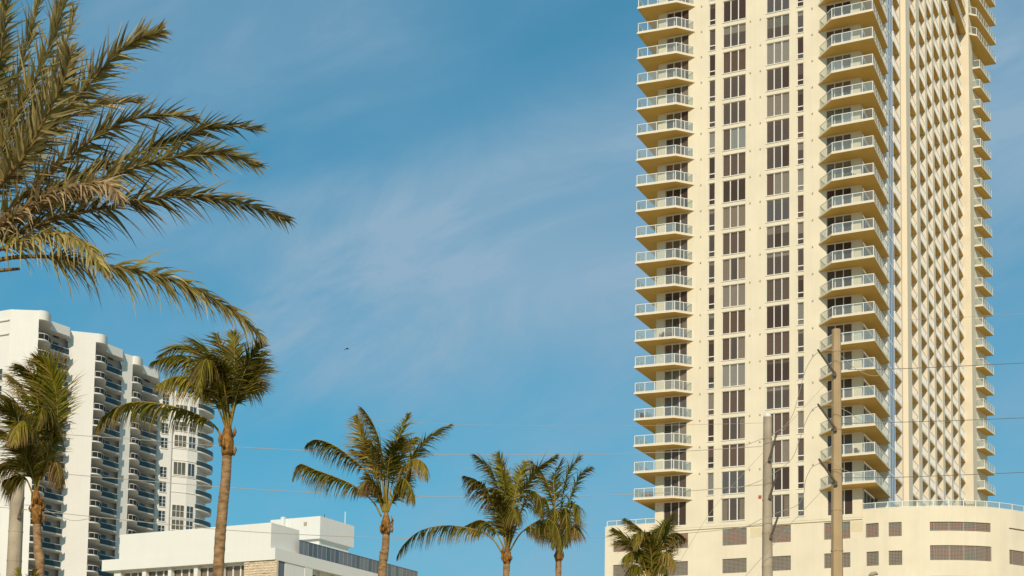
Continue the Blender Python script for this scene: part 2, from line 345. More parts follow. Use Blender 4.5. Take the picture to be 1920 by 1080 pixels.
def blind_mesh(width, h, drop, mat, kind='roll'):
    q = MB()
    if kind == 'roll': q.box(0.06, width - 0.06, 0.14, 0.16, h - drop, h - 0.05)
    elif kind == 'slat':
        z = h - 0.06
        while z > h - drop: q.box(0.06, width - 0.06, 0.13, 0.17, z - 0.035, z - 0.008); z -= 0.06
    else:                                      # two tied-back curtains, pleated
        for sgn in (0, 1):
            n = 7; wd = width * drop
            for i in range(n):
                x0 = 0.06 + wd * i / n; x1 = 0.06 + wd * (i + 1) / n; y0, y1 = (0.14, 0.20) if i % 2 else (0.20, 0.14)
                if sgn: x0, x1 = width - x0, width - x1
                q.face([(x0, y0, 0.05), (x1, y1, 0.05), (x1, y1, h - 0.05), (x0, y0, h - 0.05)])
    return q.mesh('blind', mat)
WM = {}
for (x0, x1, kd) in wcols: WM[(kd, round(x1 - x0, 2))] = window_meshes(kd, x1 - x0)
BL = {}
def get_blind(width, h, ty):
    key = (round(width, 2), round(h, 2), ty)
    if key not in BL:
        k0, d_, mt = ty; BL[key] = blind_mesh(width, h, h - 0.06 if d_ == 'full' else d_, M[mt], k0)
    return BL[key]
rw = random.Random(3)
CH = [('roll', 'full', 'blind_a'), ('roll', 'full', 'blind_b'), ('roll', 0.8, 'blind_a'), ('roll', 0.45, 'blind_a'), ('roll', 0.4, 'blind_b'), ('slat', 1.15, 'blind_c'), ('roll', 'full', 'blind_c'), ('cur', 0.22, 'curtain'), ('cur', 0.36, 'curtain'), ('roll', 1.2, 'blind_a')]
WT = [5, 4, 3, 4, 3, 0.8, 3, 2, 1.5, 2]
_a, _b, _cc, _n = ('roll', 'full', 'blind_a'), ('roll', 'full', 'blind_b'), ('roll', 'full', 'blind_c'), None
_u, _v, _t4, _t8, _sl = ('cur', 0.22, 'curtain'), ('cur', 0.36, 'curtain'), ('roll', 0.45, 'blind_a'), ('roll', 0.85, 'blind_a'), ('slat', 1.15, 'blind_c')
STATE = {2: [_u, _n, _a, _u, _a, _a, _v, _b, _a, _v, _a, _b, _n, _a, _cc, _n, _n, _b, _t8, _n, _n],
         3: [_u, _n, _a, _a, _t4, _t4, _a, _n, _cc, _t4, _t8, _n, _a, _n, _n, _a, _n, _a, _sl, _n, _n]}
for ci, (x0, x1, kd) in enumerate(wcols):
    fm, pm, h = WM[(kd, round(x1 - x0, 2))]
    for m_ in range(NR):
        z0, z1 = zwin(kd, m_)
        o = put('window', fm, tower, (x0 - A0, FB + 0.12 - B0, z0 + CAMZ))
        wk = _rv.choices([None, 'winglass_b', 'winglass_c'], [5, 1.5, 4])[0]
        for q in pm: vary(put('pane', q, o), [wk, 'winglass_c'], [9, 1])
        pr = 0.7 if kd == 's' else 0.5
        if kd == 't': ty = STATE[ci][m_]
        else:
            ty = rw.choices(CH, WT)[0] if rw.random() < pr else None
            if kd == 's' and ty and ty[0] == 'cur': ty = CH[3]
        if ty: put('blind', get_blind(x1 - x0, h, ty), o)
# small through-wall vents beside the windows
v = MB(); v.box(-0.055, 0.055, -0.08, 0.0, -0.08, 0.08); v.box(-0.08, 0.08, -0.02, 0.0, -0.11, 0.11, 0); vm = v.mesh('vent_cap', M['vent'])
for x in (-53.05, -47.34, -46.18, -40.33):
    for k in range(0, 19): put('vent_cap', vm, tower, (x - A0, FB - 0.001 - B0, 89.695 - 3 * k + CAMZ))
v = MB(); v.box(-0.17, 0.17, -0.06, 0, -0.18, 0.18); put('alarm_box', v.mesh('alarm_box', M['alarm']), tower, (-46.16 - A0, FB - 0.001 - B0, 32.61 + CAMZ))

# balconies on the front corners
def offset_z(k): return zs(k) + CAMZ
def balcony_kind(poly, path, npan, front_legs, h=1.07):
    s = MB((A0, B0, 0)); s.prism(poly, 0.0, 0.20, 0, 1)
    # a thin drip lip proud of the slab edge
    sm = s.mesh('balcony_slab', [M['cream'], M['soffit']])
    rb, panels = railing([(p[0] - A0, p[1] - B0) for p in path], npan, h, zb=0.20)
    rm = rb.mesh('railing', M['trim']); pms = []; side = MB()
    for (c0, c1, z0, z1, leg) in panels:
        if leg in front_legs: pms.append(pane_mesh('glass_panel', c0, c1, z0, z1, M['railglass']))
        else:
            d = (c1 - c0).normalized(); n_ = Vector((-d.y, d.x)) * 0.012
            side.prism([tuple(c0 - n_), tuple(c1 - n_), tuple(c1 + n_), tuple(c0 + n_)], z0, z1)
    return sm, rm, pms, (side.mesh('side_glazing', M['railglass']) if side.v else None)
def add_balcony(kd, k):
    sm, rm, pms, sd = kd
    o = put('balcony', sm, tower, (0, 0, offset_z(k)))
    put('railing', rm, o)
    for q in pms: vary(put('glass_panel', q, o), [None, 'railglass_b', 'railglass_c'], [5, 2, 3])
    if sd: stuff(put('side_glazing', sd, o))
    return o
LBK = balcony_kind([(-60.05, 156.56), (-55.43, 156.96), (-53.80, 158.766), (-58.25, 158.766), (-58.25, 163.4), (-60.05, 163.4)],
                   [(-59.93, 163.2), (-59.93, 156.68), (-55.47, 157.06), (-53.98, 158.72)], [5, 4, 2], (1, 2))
CBK = balcony_kind([(-39.69, 158.766), (-37.73, 156.63), (-33.20, 156.56), (-33.42, 165.4), (-35.06, 165.4), (-35.06, 158.766)],
                   [(-39.50, 158.72), (-37.68, 156.73), (-33.30, 156.68), (-33.52, 165.2)], [2, 4, 10], (0, 1))
chair = MB(); chair.box(0, 0.5, 0, 0.5, 0.38, 0.45); chair.box(0, 0.5, 0.45, 0.52, 0.45, 0.92)
for i in (0, 0.44):
    chair.box(i, i + 0.06, 0, 0.45, 0.60, 0.65); chair.box(i, i + 0.06, 0.0, 0.06, 0.45, 0.60)
    for jj in (0, 0.44): chair.box(i, i + 0.06, jj, jj + 0.06, 0, 0.38)
M['wicker'] = material('brown_wicker', (0.16, 0.09, 0.05), 0.8)
furnm = chair.mesh('patio_chair', M['wicker'])
for k in range(0, 20):
    add_balcony(LBK, k)
    add_balcony(CBK, k)
for k, x, y, r, lab in ((19, -59.3, 157.5, 0.2, 'on the lowest left corner balcony'), (16, -59.2, 157.4, 1.2, 'on the fourth lowest left corner balcony'), (13, -57.4, 157.4, -0.3, 'on left corner balcony level with pole top'),
                       (8, -36.6, 157.4, 0.3, 'on a middle corner balcony high above the poles'), (18, -36.4, 157.4, 0.2, 'on the second lowest middle corner balcony beside tall pole')):
    for side, dx_ in (('left', 0.0), ('right', 0.85)):
        o = put('patio_chair', furnm, None, tuple(tower.location + AX * (x + dx_ - A0) + BX * (y + dx_ * 0.1 - B0) + Vector((0, 0, zs(k) + 0.203 + CAMZ))), PSI + r + dx_ * 0.5)
        tag(o, side + ' one of two brown chairs ' + lab, 'chair', 'chairs on the tower balconies')
# corner recess behind the middle balconies: glazing set back
cg = tmb(); cg.box(-35.4, -35.30, 159.7, 165.4, 30.0, 96); put('corner_glazing', cg.mesh('corner_glazing', M['darkglass']), tower)
cg = tmb()
for b_ in (159.70, 161.6, 163.5, 165.3): cg.box(-35.30, -35.20, b_, b_ + 0.09, 30.0, 96)
for k in range(-2, 20): cg.box(-35.36, -35.18, 159.7, 165.4, zs(k) - 0.05, zs(k) + 0.28)
stuff(put('corner_mullion', cg.mesh('corner_mullion', M['trim']), tower))
# white column and blue glass bay on the side face
cg = tmb(); cg.box(-34.9, AR + 0.02, 165.45, 166.55, 29.8, ZTOP - 0.1); put('pier', cg.mesh('pier', M['trim']), tower)
cg = tmb(); cg.box(-34.8, AR - 0.10, 166.56, 170.0, 29.8, ZTOP - 0.1); put('glass_bay', cg.mesh('glass_bay', M['blueglass']), tower)
cg = tmb()
for b_ in (166.56, 167.4, 168.3, 169.15, 169.93): cg.box(AR - 0.11, AR - 0.085, b_, b_ + 0.10, 29.8, ZTOP - 0.1)
for k in range(-11, 21): cg.box(AR - 0.105, AR - 0.07, 166.56, 170.0, zs(k) - 0.02, zs(k) + 0.22)
stuff(put('bay_mullion', cg.mesh('bay_mullion', M['trim']), tower))
# loggia piers: recess between them
rec = [(170.0, 173.5), (177.3, 183.6), (185.8, 189.7), (191.0, 194.6), (196.0, 200.4), (202.1, 206.9), (208.4, 212.8), (214.5, 218.8)]
AB = AR - 1.7
w = tmb(); w.box(AB - 0.4, AB, 170.0, 230.0, 29.8, ZTOP - 0.15); put('side_wall', w.mesh('side_wall', M['cream_pale']), tower)
for (b0, b1) in rec:
    w = tmb(); w.box(AB + 0.002, AB + 0.05, b0 + (b1 - b0) * 0.32, b1 - (b1 - b0) * 0.32, 29.8, ZTOP - 0.3); put('loggia_glazing', w.mesh('loggia_glazing', M['darkglass']), tower)
w = tmb(); w.box(AB + 0.001, AR, 173.5, 174.1, 29.8, ZTOP - 0.1); w.box(AB + 0.001, AR - 0.5, 174.1, 174.9, 29.8, ZTOP - 0.1); put('pier', w.mesh('pier', M['cream_pale']), tower)
w = tmb(); w.box(AB + 0.001, AR + 0.45, 174.9, 177.3, 29.8, ZTOP - 0.1); put('pier', w.mesh('pier', M['cream_pale']), tower)
for i in range(1, 7):
    w = tmb(); w.box(AB + 0.001, AR + 0.02, rec[i][1], rec[i + 1][0], 29.8, ZTOP - 0.1); put('pier', w.mesh('pier', M['cream_pale']), tower)
# floor slabs of the side face
slabs_ = []
for (b0, b1) in rec:
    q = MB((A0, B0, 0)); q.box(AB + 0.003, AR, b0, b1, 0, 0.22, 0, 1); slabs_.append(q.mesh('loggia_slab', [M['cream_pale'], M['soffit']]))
for k in range(-11, 21):
    for q in slabs_: put('loggia_slab', q, tower, (0, 0, offset_z(k)))
lr = {}
for i, (b0, b1) in enumerate(rec):
    rb, pn = railing([(AR - 0.05 - A0, b0 + 0.02 - B0), (AR - 0.05 - A0, b1 - 0.02 - B0)], [7], 1.07, zb=0.22, post=0.075, rail=0.055)
    lr[i] = rb.mesh('loggia_railing', M['trim'])
for k in range(-10, 21):
    for i in range(len(rec)):
        if k < -8 and i < 4: continue
        put('loggia_railing', lr[i], tower, (0, 0, offset_z(k)))
# the step at the far end and its balconies
w = tmb(); w.box(AB, AR + 1.05, 218.81, 222.3, 29.8, ZTOP - 0.1); w.prism([(-35.4, 222.31), (-33.35, 222.31), (-32.25, 229.4), (-35.4, 229.4)], 29.8, ZTOP - 0.1)
put('end_wall', w.mesh('end_wall', M['cream']), tower)
w = tmb(); w.tube([(AR + 1.08, 219.1, 30), (AR + 1.08, 219.1, 110.7)], 0.06, 6); put('downpipe', w.mesh('downpipe', M['vent']), tower)
w = tmb()
for k in range(-6, 21): w.prism([(-33.1, 224.3), (-33.06, 224.3), (-32.35, 228.9), (-32.39, 228.9)], zs(k) + 0.25, zs(k) + 2.7)
stuff(put('end_glazing', w.mesh('end_glazing', M['darkglass']), tower))
RBK = balcony_kind([(-33.3, 224.0), (-31.86, 224.1), (-31.14, 229.5), (-32.25, 229.42)], [(-33.1, 224.1), (-31.94, 224.18), (-31.23, 229.4)], [1, 6], (0,))
for k in range(-6, 17): add_balcony(RBK, k)
CTK = balcony_kind([(-34.0, 205.5), (-32.95, 205.5), (-33.02, 218.9), (-31.68, 220.24), (-30.34, 230.07), (-31.95, 230.0), (-34.0, 229.9)],
                   [(-33.05, 205.6), (-33.10, 218.85), (-31.78, 220.3), (-30.45, 229.9)], [16, 2, 8], (1,))
for k in range(-11, -6): add_balcony(CTK, k)

# podium with curved corner
PT, PZ0 = 30.5, -CAMZ
curve = [(-35.06, 158.929), (-33.7, 158.80), (-32.4, 158.80), (-30.9, 158.97), (-29.46, 159.22), (-27.9, 159.6), (-26.4, 160.1), (-25.02, 160.75), (-23.9, 161.42), (-22.9, 162.2), (-21.8, 163.3), (-20.7, 164.7), (-19.7, 166.3), (-18.9, 168.1), (-18.2, 170.5), (-17.8, 174), (-17.8, 240)]
def seg_hit(x):                               # b of the curved wall at a = x
    for p, q in zip(curve, curve[1:]):
        if p[0] <= x <= q[0] and q[0] > p[0]: return p[1] + (q[1] - p[1]) * (x - p[0]) / (q[0] - p[0])
    return curve[-1][1]
PB = FB + 0.16                                # left podium wall plane, set in under the tower's lower edge
pod = tmb()
lv = []                                       # lattice openings (a0, a1, z0, z1)
for (x0, x1, za) in ((-63.3, -60.6, 28.85), (-57.2, -54.4, 29.2), (-50.45, -47.7, 29.40), (-45.55, -42.8, 29.40), (-39.2, -36.4, 29.36)):
    lv.append((x0, x1, 27.52, za)); lv.append((x0, x1, 24.45, 26.05)); lv.append((x0, x1, 21.4, 23.0))
flat = sorted(set(v for l in lv for v in l[:2])); xs_ = [-64.3] + flat + [-35.06]
for i in range(0, len(xs_), 2): pod.box(xs_[i], xs_[i + 1], PB, PB + 0.4, PZ0, 29.72)
for (x0, x1) in zip(flat[::2], flat[1::2]):
    zl = PZ0
    for (z0, z1) in sorted(l[2:] for l in lv if l[0] == x0): pod.box(x0, x1, PB + 0.003, PB + 0.397, zl, z0); zl = z1
    if zl < 29.7: pod.box(x0, x1, PB + 0.003, PB + 0.397, zl, 29.72)
pod.box(-64.3, -58.26, PB - 0.001, PB + 0.4, 29.721, PT)                     # parapet left of the tower
pod.box(-64.3, -63.9, PB + 0.401, PB + 60, PZ0, PT)
pod.box(-58.2, -35.1, FB + 0.03, FB + 0.158, 29.50, 29.718, 0)               # dropped edge of the tower floor
# curved wall as a chain of strips with openings
cl = [(-34.77, -33.39, 27.48, 28.98), (-32.36, -31.03, 27.46, 28.95), (-34.71, -33.40, 24.46, 25.98), (-32.37, -31.00, 24.42, 25.95), (-34.7, -33.4, 21.4, 22.95), (-32.37, -31.0, 21.4, 22.95),
      (-28.25, -22.6, 27.92, 28.88), (-28.25, -22.55, 24.85, 26.42), (-21.0, -18.3, 24.75, 26.3), (-28.25, -22.55, 21.6, 23.2), (-21.0, -18.3, 28.45, 28.62)]  # last thin slot is added to draw a recess shadow as a dark line
brk = sorted(set([c[0] for c in curve[:-2]] + [v for l in cl for v in l[:2]]))
brk = [x for x in brk if -35.06 <= x <= -18.2]
for x0, x1 in zip(brk, brk[1:]):
    p, q = Vector((x0, seg_hit(x0))), Vector((x1, seg_hit(x1))); d = (q - p).normalized(); n_ = Vector((-d.y, d.x)) * 0.35; xm = (x0 + x1) / 2
    zl = PZ0; poly = [tuple(p), tuple(q), tuple(q + n_), tuple(p + n_)]
    for (z0, z1) in sorted(l[2:] for l in cl if l[0] < xm < l[1]): pod.prism(poly, zl, z0); zl = z1
    pod.prism(poly, zl, PT)
for p, q in zip(curve[-3:], curve[-2:]):
    pod.prism([p, q, (q[0] - 0.4, q[1]), (p[0] - 0.4, p[1])], PZ0, PT)
podium = put('podium', pod.mesh('podium', M['cream']), tower)
tr = tmb(); tr.prism([(-63.8, PB + 0.41)] + [(-58.2, FB + 0.42), (-35.1, FB + 0.42)] + [(c[0] - 0.05, c[1] + 0.36) for c in curve[:-1]] + [(-18.3, 240), (-63.8, 240)], 29.45, 29.74); put('terrace', tr.mesh('terrace', M['paving']), tower)
sl = tmb(); sl.prism([(-63.8, PB + 2.2), (-35.1, FB + 2.2), (-30, 162), (-26, 163.5), (-22.5, 167), (-19.0, 174), (-19.0, 239), (-63.8, 239)], PZ0, 29.3); put('garage_core', sl.mesh('garage_core', M['room']), podium)
M['panel_plain'] = material('dark_screen', (0.10, 0.085, 0.07), 0.8, 0.3, 0.8)
def lattice(width, height, back='panel'):
    f = MB(); e = 0.05
    f.box(0, width, 0, 0.05, 0, e); f.box(0, width, 0, 0.05, height - e, height); ev = e if width > 1.28 and back != 'curve' else 0.012
    f.box(0, ev, 0, 0.05, e, height - e); f.box(width - ev, width, 0, 0.05, e, height - e)
    p = 0.14; n = int(width / p); m_ = int(height / p)
    for i in range(1, n): f.box(width * i / n - 0.016, width * i / n + 0.016, 0.01, 0.03, e, height - e)
    for j in range(1, m_): f.box(e, width - e, 0.031, 0.048, height * j / m_ - 0.016, height * j / m_ + 0.016)
    fm = f.mesh('lattice', M['louvre']); q = MB(); q.box(0.0, width, 0.06, 0.09, 0.0, height); return fm, q.mesh('backing', M[back])
LC = {}
def add_lattice(p, q, z0, z1):
    back = 'panel' if (z0 > 27 or p.x > -29) else 'panel_plain'; wd = (q - p).length; key = (round(wd, 2), round(z1 - z0, 2), back)
    if key not in LC: LC[key] = lattice(wd, z1 - z0, back)
    fm, bm_ = LC[key]; an = math.atan2(q.y - p.y, q.x - p.x)
    o = put('lattice_panel', fm, podium, (p.x - A0, p.y - B0, z0 + CAMZ), an); bk = put('backing', bm_, o)
for (x0, x1, z0, z1) in lv: add_lattice(Vector((x0, PB + 0.10)), Vector((x1, PB + 0.10)), z0, z1)
for (x0, x1, z0, z1) in cl:
    if x1 - x0 < 2: segs = [(x0, x1)]
    else:
        bb = [x for x in brk if x0 - 1e-6 <= x <= x1 + 1e-6]; segs = list(zip(bb, bb[1:]))
    for (s0, s1) in segs:
        p, q = Vector((s0, seg_hit(s0))), Vector((s1, seg_hit(s1))); d = (q - p).normalized(); n_ = Vector((-d.y, d.x)) * 0.10
        add_lattice(p + n_, q + n_, z0, z1)
# repair patches on the podium
for (x0, x1, z0, z1) in ((-47.3, -45.7, 28.25, 29.3), (-36.3, -35.07, 28.2, 29.3)):
    q = tmb(); q.box(x0, x1, PB - 0.012, PB - 0.001, z0, z1); put('wall_patch', q.mesh('wall_patch', M['patch']), podium)
# terrace railings
path = [(c[0] - A0 - 0.05, c[1] - B0 + 0.15) for c in curve[:-2]]
rb, pn = railing(path, [1] * (len(path) - 1), 0.66, zb=PT + CAMZ, post=0.07); o = put('terrace_railing', rb.mesh('terrace_railing', M['trim']), tower)
gm = MB()
for (c0, c1, z0, z1, leg) in pn:
    d = (c1 - c0).normalized(); n_ = Vector((-d.y, d.x)) * 0.01; gm.prism([tuple(c0 - n_), tuple(c1 - n_), tuple(c1 + n_), tuple(c0 + n_)], z0, z1)
put('glazing', gm.mesh('glazing', M['railglass']), o)
rb, pn = railing([(-64.1 - A0, PB + 0.15 - B0), (-58.3 - A0, PB + 0.15 - B0)], [5], 0.62, zb=PT + CAMZ, post=0.06); o = put('terrace_railing', rb.mesh('terrace_railing', M['trim']), tower)
gm = MB()
for (c0, c1, z0, z1, leg) in pn:
    d = (c1 - c0).normalized(); n_ = Vector((-d.y, d.x)) * 0.01; gm.prism([tuple(c0 - n_), tuple(c1 - n_), tuple(c1 + n_), tuple(c0 + n_)], z0, z1)
put('glazing', gm.mesh('glazing', M['railglass']), o)
w = tmb(); w.box(-19.9, -18.3, 165.0, 165.01, 28.3, 28.36); 
# olive parasol on the terrace
up = at(1822, 946, 165)
par = thing('parasol', 'small olive parasol open behind the curved terrace railing', 'parasol', (up.x, up.y, 29.74 + CAMZ))
q = MB(); q.tube([(0, 0, 0), (0, 0, 2.75)], 0.035, 6); put('pole', q.mesh('pole', M['trim']), par)
q = MB()
for i in range(8):
    t0, t1 = 2 * math.pi * i / 8, 2 * math.pi * (i + 1) / 8
    for (r0, z0, r1, z1) in ((0, 2.85, 0.8, 2.68), (0.8, 2.68, 1.3, 2.35)):
        q.face([(r0 * math.cos(t0), r0 * math.sin(t0), z0), (r1 * math.cos(t0), r1 * math.sin(t0), z1), (r1 * math.cos(t1), r1 * math.sin(t1), z1), (r0 * math.cos(t1), r0 * math.sin(t1), z0)])
put('canopy', q.mesh('canopy', M['awning']), par)

# ------------------------------------------------------------------ the white condominium far left
CO = (-80.0, 275.0, -CAMZ)
condo = thing('condominium_block', 'white condominium slab with scalloped balconies and blue glass railings far left', 'building', (CO[0], CO[1], 0))
def cmb(): return MB(CO)
def cz(k): return 78.3 - 3.0 * k
ZB, ZR = 81.9, 83.54
def arc(pts, n=5):                            # smooth a 2D polyline (Catmull-Rom)
    o = []
    for i in range(len(pts) - 1):
        p0, p1, p2, p3 = [Vector(pts[max(0, min(len(pts) - 1, j))]) for j in (i - 1, i, i + 1, i + 2)]
        for s in range(n):
            t = s / n; o.append(tuple(0.5 * ((2 * p1) + (p2 - p0) * t + (2 * p0 - 5 * p1 + 4 * p2 - p3) * t * t + (3 * p1 - p0 - 3 * p2 + p3) * t ** 3)))
    o.append(tuple(pts[-1])); return o
U2curve = [(-77.6, 274.6), (-77.0, 274.80), (-76.5, 275.2), (-76.2, 275.95), (-76.2, 277.2), (-76.65, 279.0), (-77.35, 280.7)]
units = [((-6.5, -13.3), [(-92.5, 262.9), (-89.0, 261.2), (-84.1, 261.55)], [(-83.8, 267.5), (-81.5, 271.3), (-81.9, 273.3)]),
         ((0, 0), [(-82.3, 273.1), (-77.6, 274.6)], [(-77.35, 280.8), (-75.3, 284.9), (-75.6, 287.2)]),
         ((3.2, 14.2), [(-75.9, 287.0), (-74.35, 289.0)], [(-74.1, 295.0), (-71.75, 299.1), (-72.4, 303.4)])]
backs = [[(-86.0, 262.6), (-85.6, 268.0), (-82.5, 274.2)], [(-79.6, 275.2), (-79.0, 281.5), (-76.3, 287.9)], [(-76.3, 289.6), (-75.8, 296.0), (-72.9, 304.3)]]
core = [(-92.5, 262.9), (-89.0, 261.2), (-84.1, 261.55), (-84.5, 262.4)] + backs[0] + [(-82.3, 273.1), (-77.6, 274.6), (-77.9, 275.3)] + backs[1] + [(-75.9, 287.0), (-74.35, 289.0), (-74.6, 289.8)] + backs[2]
KC = 17
for ui, (o_, wall, strt) in enumerate(units):
    cur = arc([(p[0] + o_[0], p[1] + o_[1]) for p in U2curve], 4); st = [tuple(p) for p in strt]
    if ui == 2: cur = [((p[0] + 73.25) * 0.75 - 73.25, p[1]) for p in cur]
    back = backs[ui]
    # shear wall, its end facing the camera
    w = cmb(); P, Q = Vector(wall[-2]), Vector(wall[-1])
    poly = [tuple(x) for x in wall] + [tuple(Q + Vector((-0.25, 0.9)))] + [back[0]] + [tuple(Vector(wall[0]) + Vector((-0.2, 9)))]
    w.prism(poly, -CAMZ, ZB); put('shear_wall', w.mesh('shear_wall', M['white']), condo)
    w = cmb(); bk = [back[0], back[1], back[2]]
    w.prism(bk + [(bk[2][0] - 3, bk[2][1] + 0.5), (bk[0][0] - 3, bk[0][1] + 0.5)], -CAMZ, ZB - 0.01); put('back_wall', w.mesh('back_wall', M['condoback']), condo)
    w = cmb()
    for k in range(-1, KC):
        for (t0, t1) in ((0.05, 0.28), (0.42, 0.62)):
            p, q = Vector(bk[0 if t0 < 0.3 else 1]).lerp(Vector(bk[1 if t0 < 0.3 else 2]), t0), Vector(bk[0 if t0 < 0.3 else 1]).lerp(Vector(bk[1 if t0 < 0.3 else 2]), t1)
            d = (q - p).normalized(); n_ = Vector((d.y, -d.x)) * 0.04
            w.prism([tuple(p), tuple(q), tuple(q + n_), tuple(p + n_)], cz(k) + 0.25, cz(k) + 2.4)
    stuff(put('balcony_door', w.mesh('balcony_door', M['darkglass']), condo))
    edge = [tuple(Q)] + cur[1:] + st
    # roof band with its rounded end
    w = cmb(); w.prism([tuple(x) for x in wall] + cur[1:] + st + [(st[-1][0] - 6, st[-1][1] + 1.5), (wall[0][0] - 1.5, wall[0][1] + 9)], ZB, ZR); put('roof_band', w.mesh('roof_band', M['white']), condo)
    # balconies
    s = MB((CO[0], CO[1], 0)); s.prism(edge + [back[2], back[1], back[0]], -0.06, 0.16); sm = s.mesh('balcony_slab', M['white'])
    cc = [Vector(p) - Vector(CO[:2]) for p in cur[1:-1]]
    r = MB(); gmb = MB()
    for p, q in zip(cc, cc[1:]):
        r.beam((p.x, p.y, 1.12), (q.x, q.y, 1.12), 0.10, 0.10); d = (q - p).normalized(); n_ = Vector((-d.y, d.x)) * 0.015
        gmb.prism([tuple(p - n_), tuple(q - n_), tuple(q + n_), tuple(p + n_)], 0.18, 1.06)
    for p in cc[::6]: r.tube([(p.x, p.y, 0.16), (p.x, p.y, 1.1)], 0.03, 5)
    rm = r.mesh('railing', M['white']); gme = gmb.mesh('curved_glass', M['greyrail'])
    bm_ = MB(); ss = [Vector(p) - Vector(CO[:2]) for p in st]; tr_ = MB()
    for p, q in zip(ss[:1], ss[1:2]):
        d = (q - p).normalized(); n_ = Vector((-d.y, d.x)) * 0.03
        bm_.prism([tuple(p - n_), tuple(q - n_), tuple(q + n_), tuple(p + n_)], 0.17, 1.12); tr_.beam((p.x, p.y, 1.15), (q.x, q.y, 1.15), 0.08, 0.07)
    bme = bm_.mesh('blue_glass', M['bluerail']); trm = tr_.mesh('handrail', M['trim'])
    for k in range(0, KC):
        b_ = put('balcony', sm, condo, (0, 0, cz(k) + CAMZ))
        put('railing', rm, b_); put('curved_glass', gme, b_); put('blue_glass', bme, b_); put('handrail', trm, b_)
# link wall with the stair windows, the bay-window stack and the rounded end balconies
lw = [(-72.45, 303.3), (-70.0, 304.9)]
bay = [(-69.9, 305.6), (-67.1, 306.9), (-65.4, 308.6)]
w = cmb(); w.prism([lw[0], lw[1], (-69.9, 305.1), (-69.9, 305.55), (-70.0, 312), (-75, 312)], -CAMZ, ZB - 0.6)
put('stair_wall', w.mesh('stair_wall', M['white']), condo)
w = cmb(); w.prism(bay + [(-65.3, 312), (-70.0, 312.01)], -CAMZ, ZB - 0.7); w.prism([(p[0], p[1] + 0.3) for p in bay] + [(-65.3, 318), (-74, 318)], -CAMZ, ZB - 0.72)
bayw = put('bay_wall', w.mesh('bay_wall', M['white']), condo)
def flat_window(name, p, q, z0, z1, cols, rows, parent, glm, th=0.09):
    p, q = Vector(p), Vector(q); d = (q - p).normalized(); n_ = Vector((d.y, -d.x)); L = (q - p).length
    an = math.atan2(d.y, d.x); H = z1 - z0; e = 0.09
    f = MB(); f.box(-e, L + e, -0.06, 0.0, -e, 0.0); f.box(-e, L + e, -0.06, 0.0, H, H + e); f.box(-e, 0, -0.06, 0, 0, H); f.box(L, L + e, -0.06, 0, 0, H)
    for i in range(1, cols): f.box(L * i / cols - 0.045, L * i / cols + 0.045, -0.055, -0.0, 0, H)
    for j in range(1, rows): f.box(0, L, -0.05, -0.0, H * j / rows - 0.035, H * j / rows + 0.035)
    f.box(-0.15, L + 0.15, -0.16, -0.06, -0.16, -e)
    o = put(name, f.mesh(name, M['white2']), parent, (p.x - CO[0] + n_.x * 0.012, p.y - CO[1] + n_.y * 0.012, z0 + CAMZ), an)
    for i in range(cols):
        g_ = MB(); g_.box(L * i / cols + 0.03, L * (i + 1) / cols - 0.03, -0.03, -0.015, 0.0, H); put('pane', g_.mesh('pane', glm), o)
    return o
M['condoglass'] = material('grey_green_window', (0.13, 0.13, 0.11), 0.12, 0.3, 0.7, spec=0.6)
M['condoglass2'] = material('blue_grey_window', (0.05, 0.08, 0.10), 0.12, 0.3, 0.7, spec=0.6)
def along(p, q, t): return Vector(p).lerp(Vector(q), t)
for k in range(-1, 12):
    if k == 4: continue
    flat_window('stair_window', along(*lw, 0.26), along(*lw, 0.72), cz(k) - 0.35, cz(k) + 1.75, 2, 3, condo, M['condoglass2'])
for (z0, z1, rows) in ((75.6, 78.4, 1), (73.1, 74.9, 2), (69.75, 72.1, 2), (63.95, 66.5, 1), (55.2, 57.65, 2), (52.6, 54.6, 2), (49.4, 51.8, 2)):
    flat_window('bay_window', along(bay[0], bay[1], 0.12), along(bay[0], bay[1], 0.90), z0, z1, 3, rows, condo, M['condoglass'])
    flat_window('bay_window', along(bay[1], bay[2], 0.10), along(bay[1], bay[2], 0.75), z0, z1, 2, rows, condo, M['condoglass2'])
w = cmb()
for z in (69.4, 63.6, 60.4, 54.9, 67.0):
    for p, q in ((bay[0], bay[1]), (bay[1], bay[2])):
        p2, q2 = Vector(p), Vector(q); d = (q2 - p2).normalized(); n_ = Vector((d.y, -d.x)) * 0.14
        w.prism([tuple(p2), tuple(q2), tuple(q2 + n_), tuple(p2 + n_)], z - 0.12, z)
put('ledge', w.mesh('ledge', M['white2']), condo)
ec = arc([(-65.45, 308.3), (-64.7, 309.1), (-64.0, 310.8), (-63.4, 313.2), (-63.6, 315.6), (-64.6, 317.2), (-66.4, 317.6)], 4)
s = MB((CO[0], CO[1], 0)); s.prism(ec + [(-68, 317.5), (-66.2, 309.5)], -0.15, 0.15); sm = s.mesh('balcony_slab', M['white'])
r = MB(); gmb = MB(); cc = [Vector(p) - Vector(CO[:2]) for p in ec]
for p, q in zip(cc, cc[1:]):
    r.beam((p.x, p.y, 1.1), (q.x, q.y, 1.1), 0.08, 0.07); d = (q - p).normalized(); n_ = Vector((-d.y, d.x)) * 0.03
    gmb.prism([tuple(p - n_), tuple(q - n_), tuple(q + n_), tuple(p + n_)], 0.16, 1.06)
rm = r.mesh('handrail', M['trim']); gme = gmb.mesh('blue_glass', M['bluerail'])
for k in range(-1, 15):
    b_ = put('end_balcony', sm, condo, (0, 0, cz(k) + CAMZ)); put('handrail', rm, b_); put('blue_glass', gme, b_)
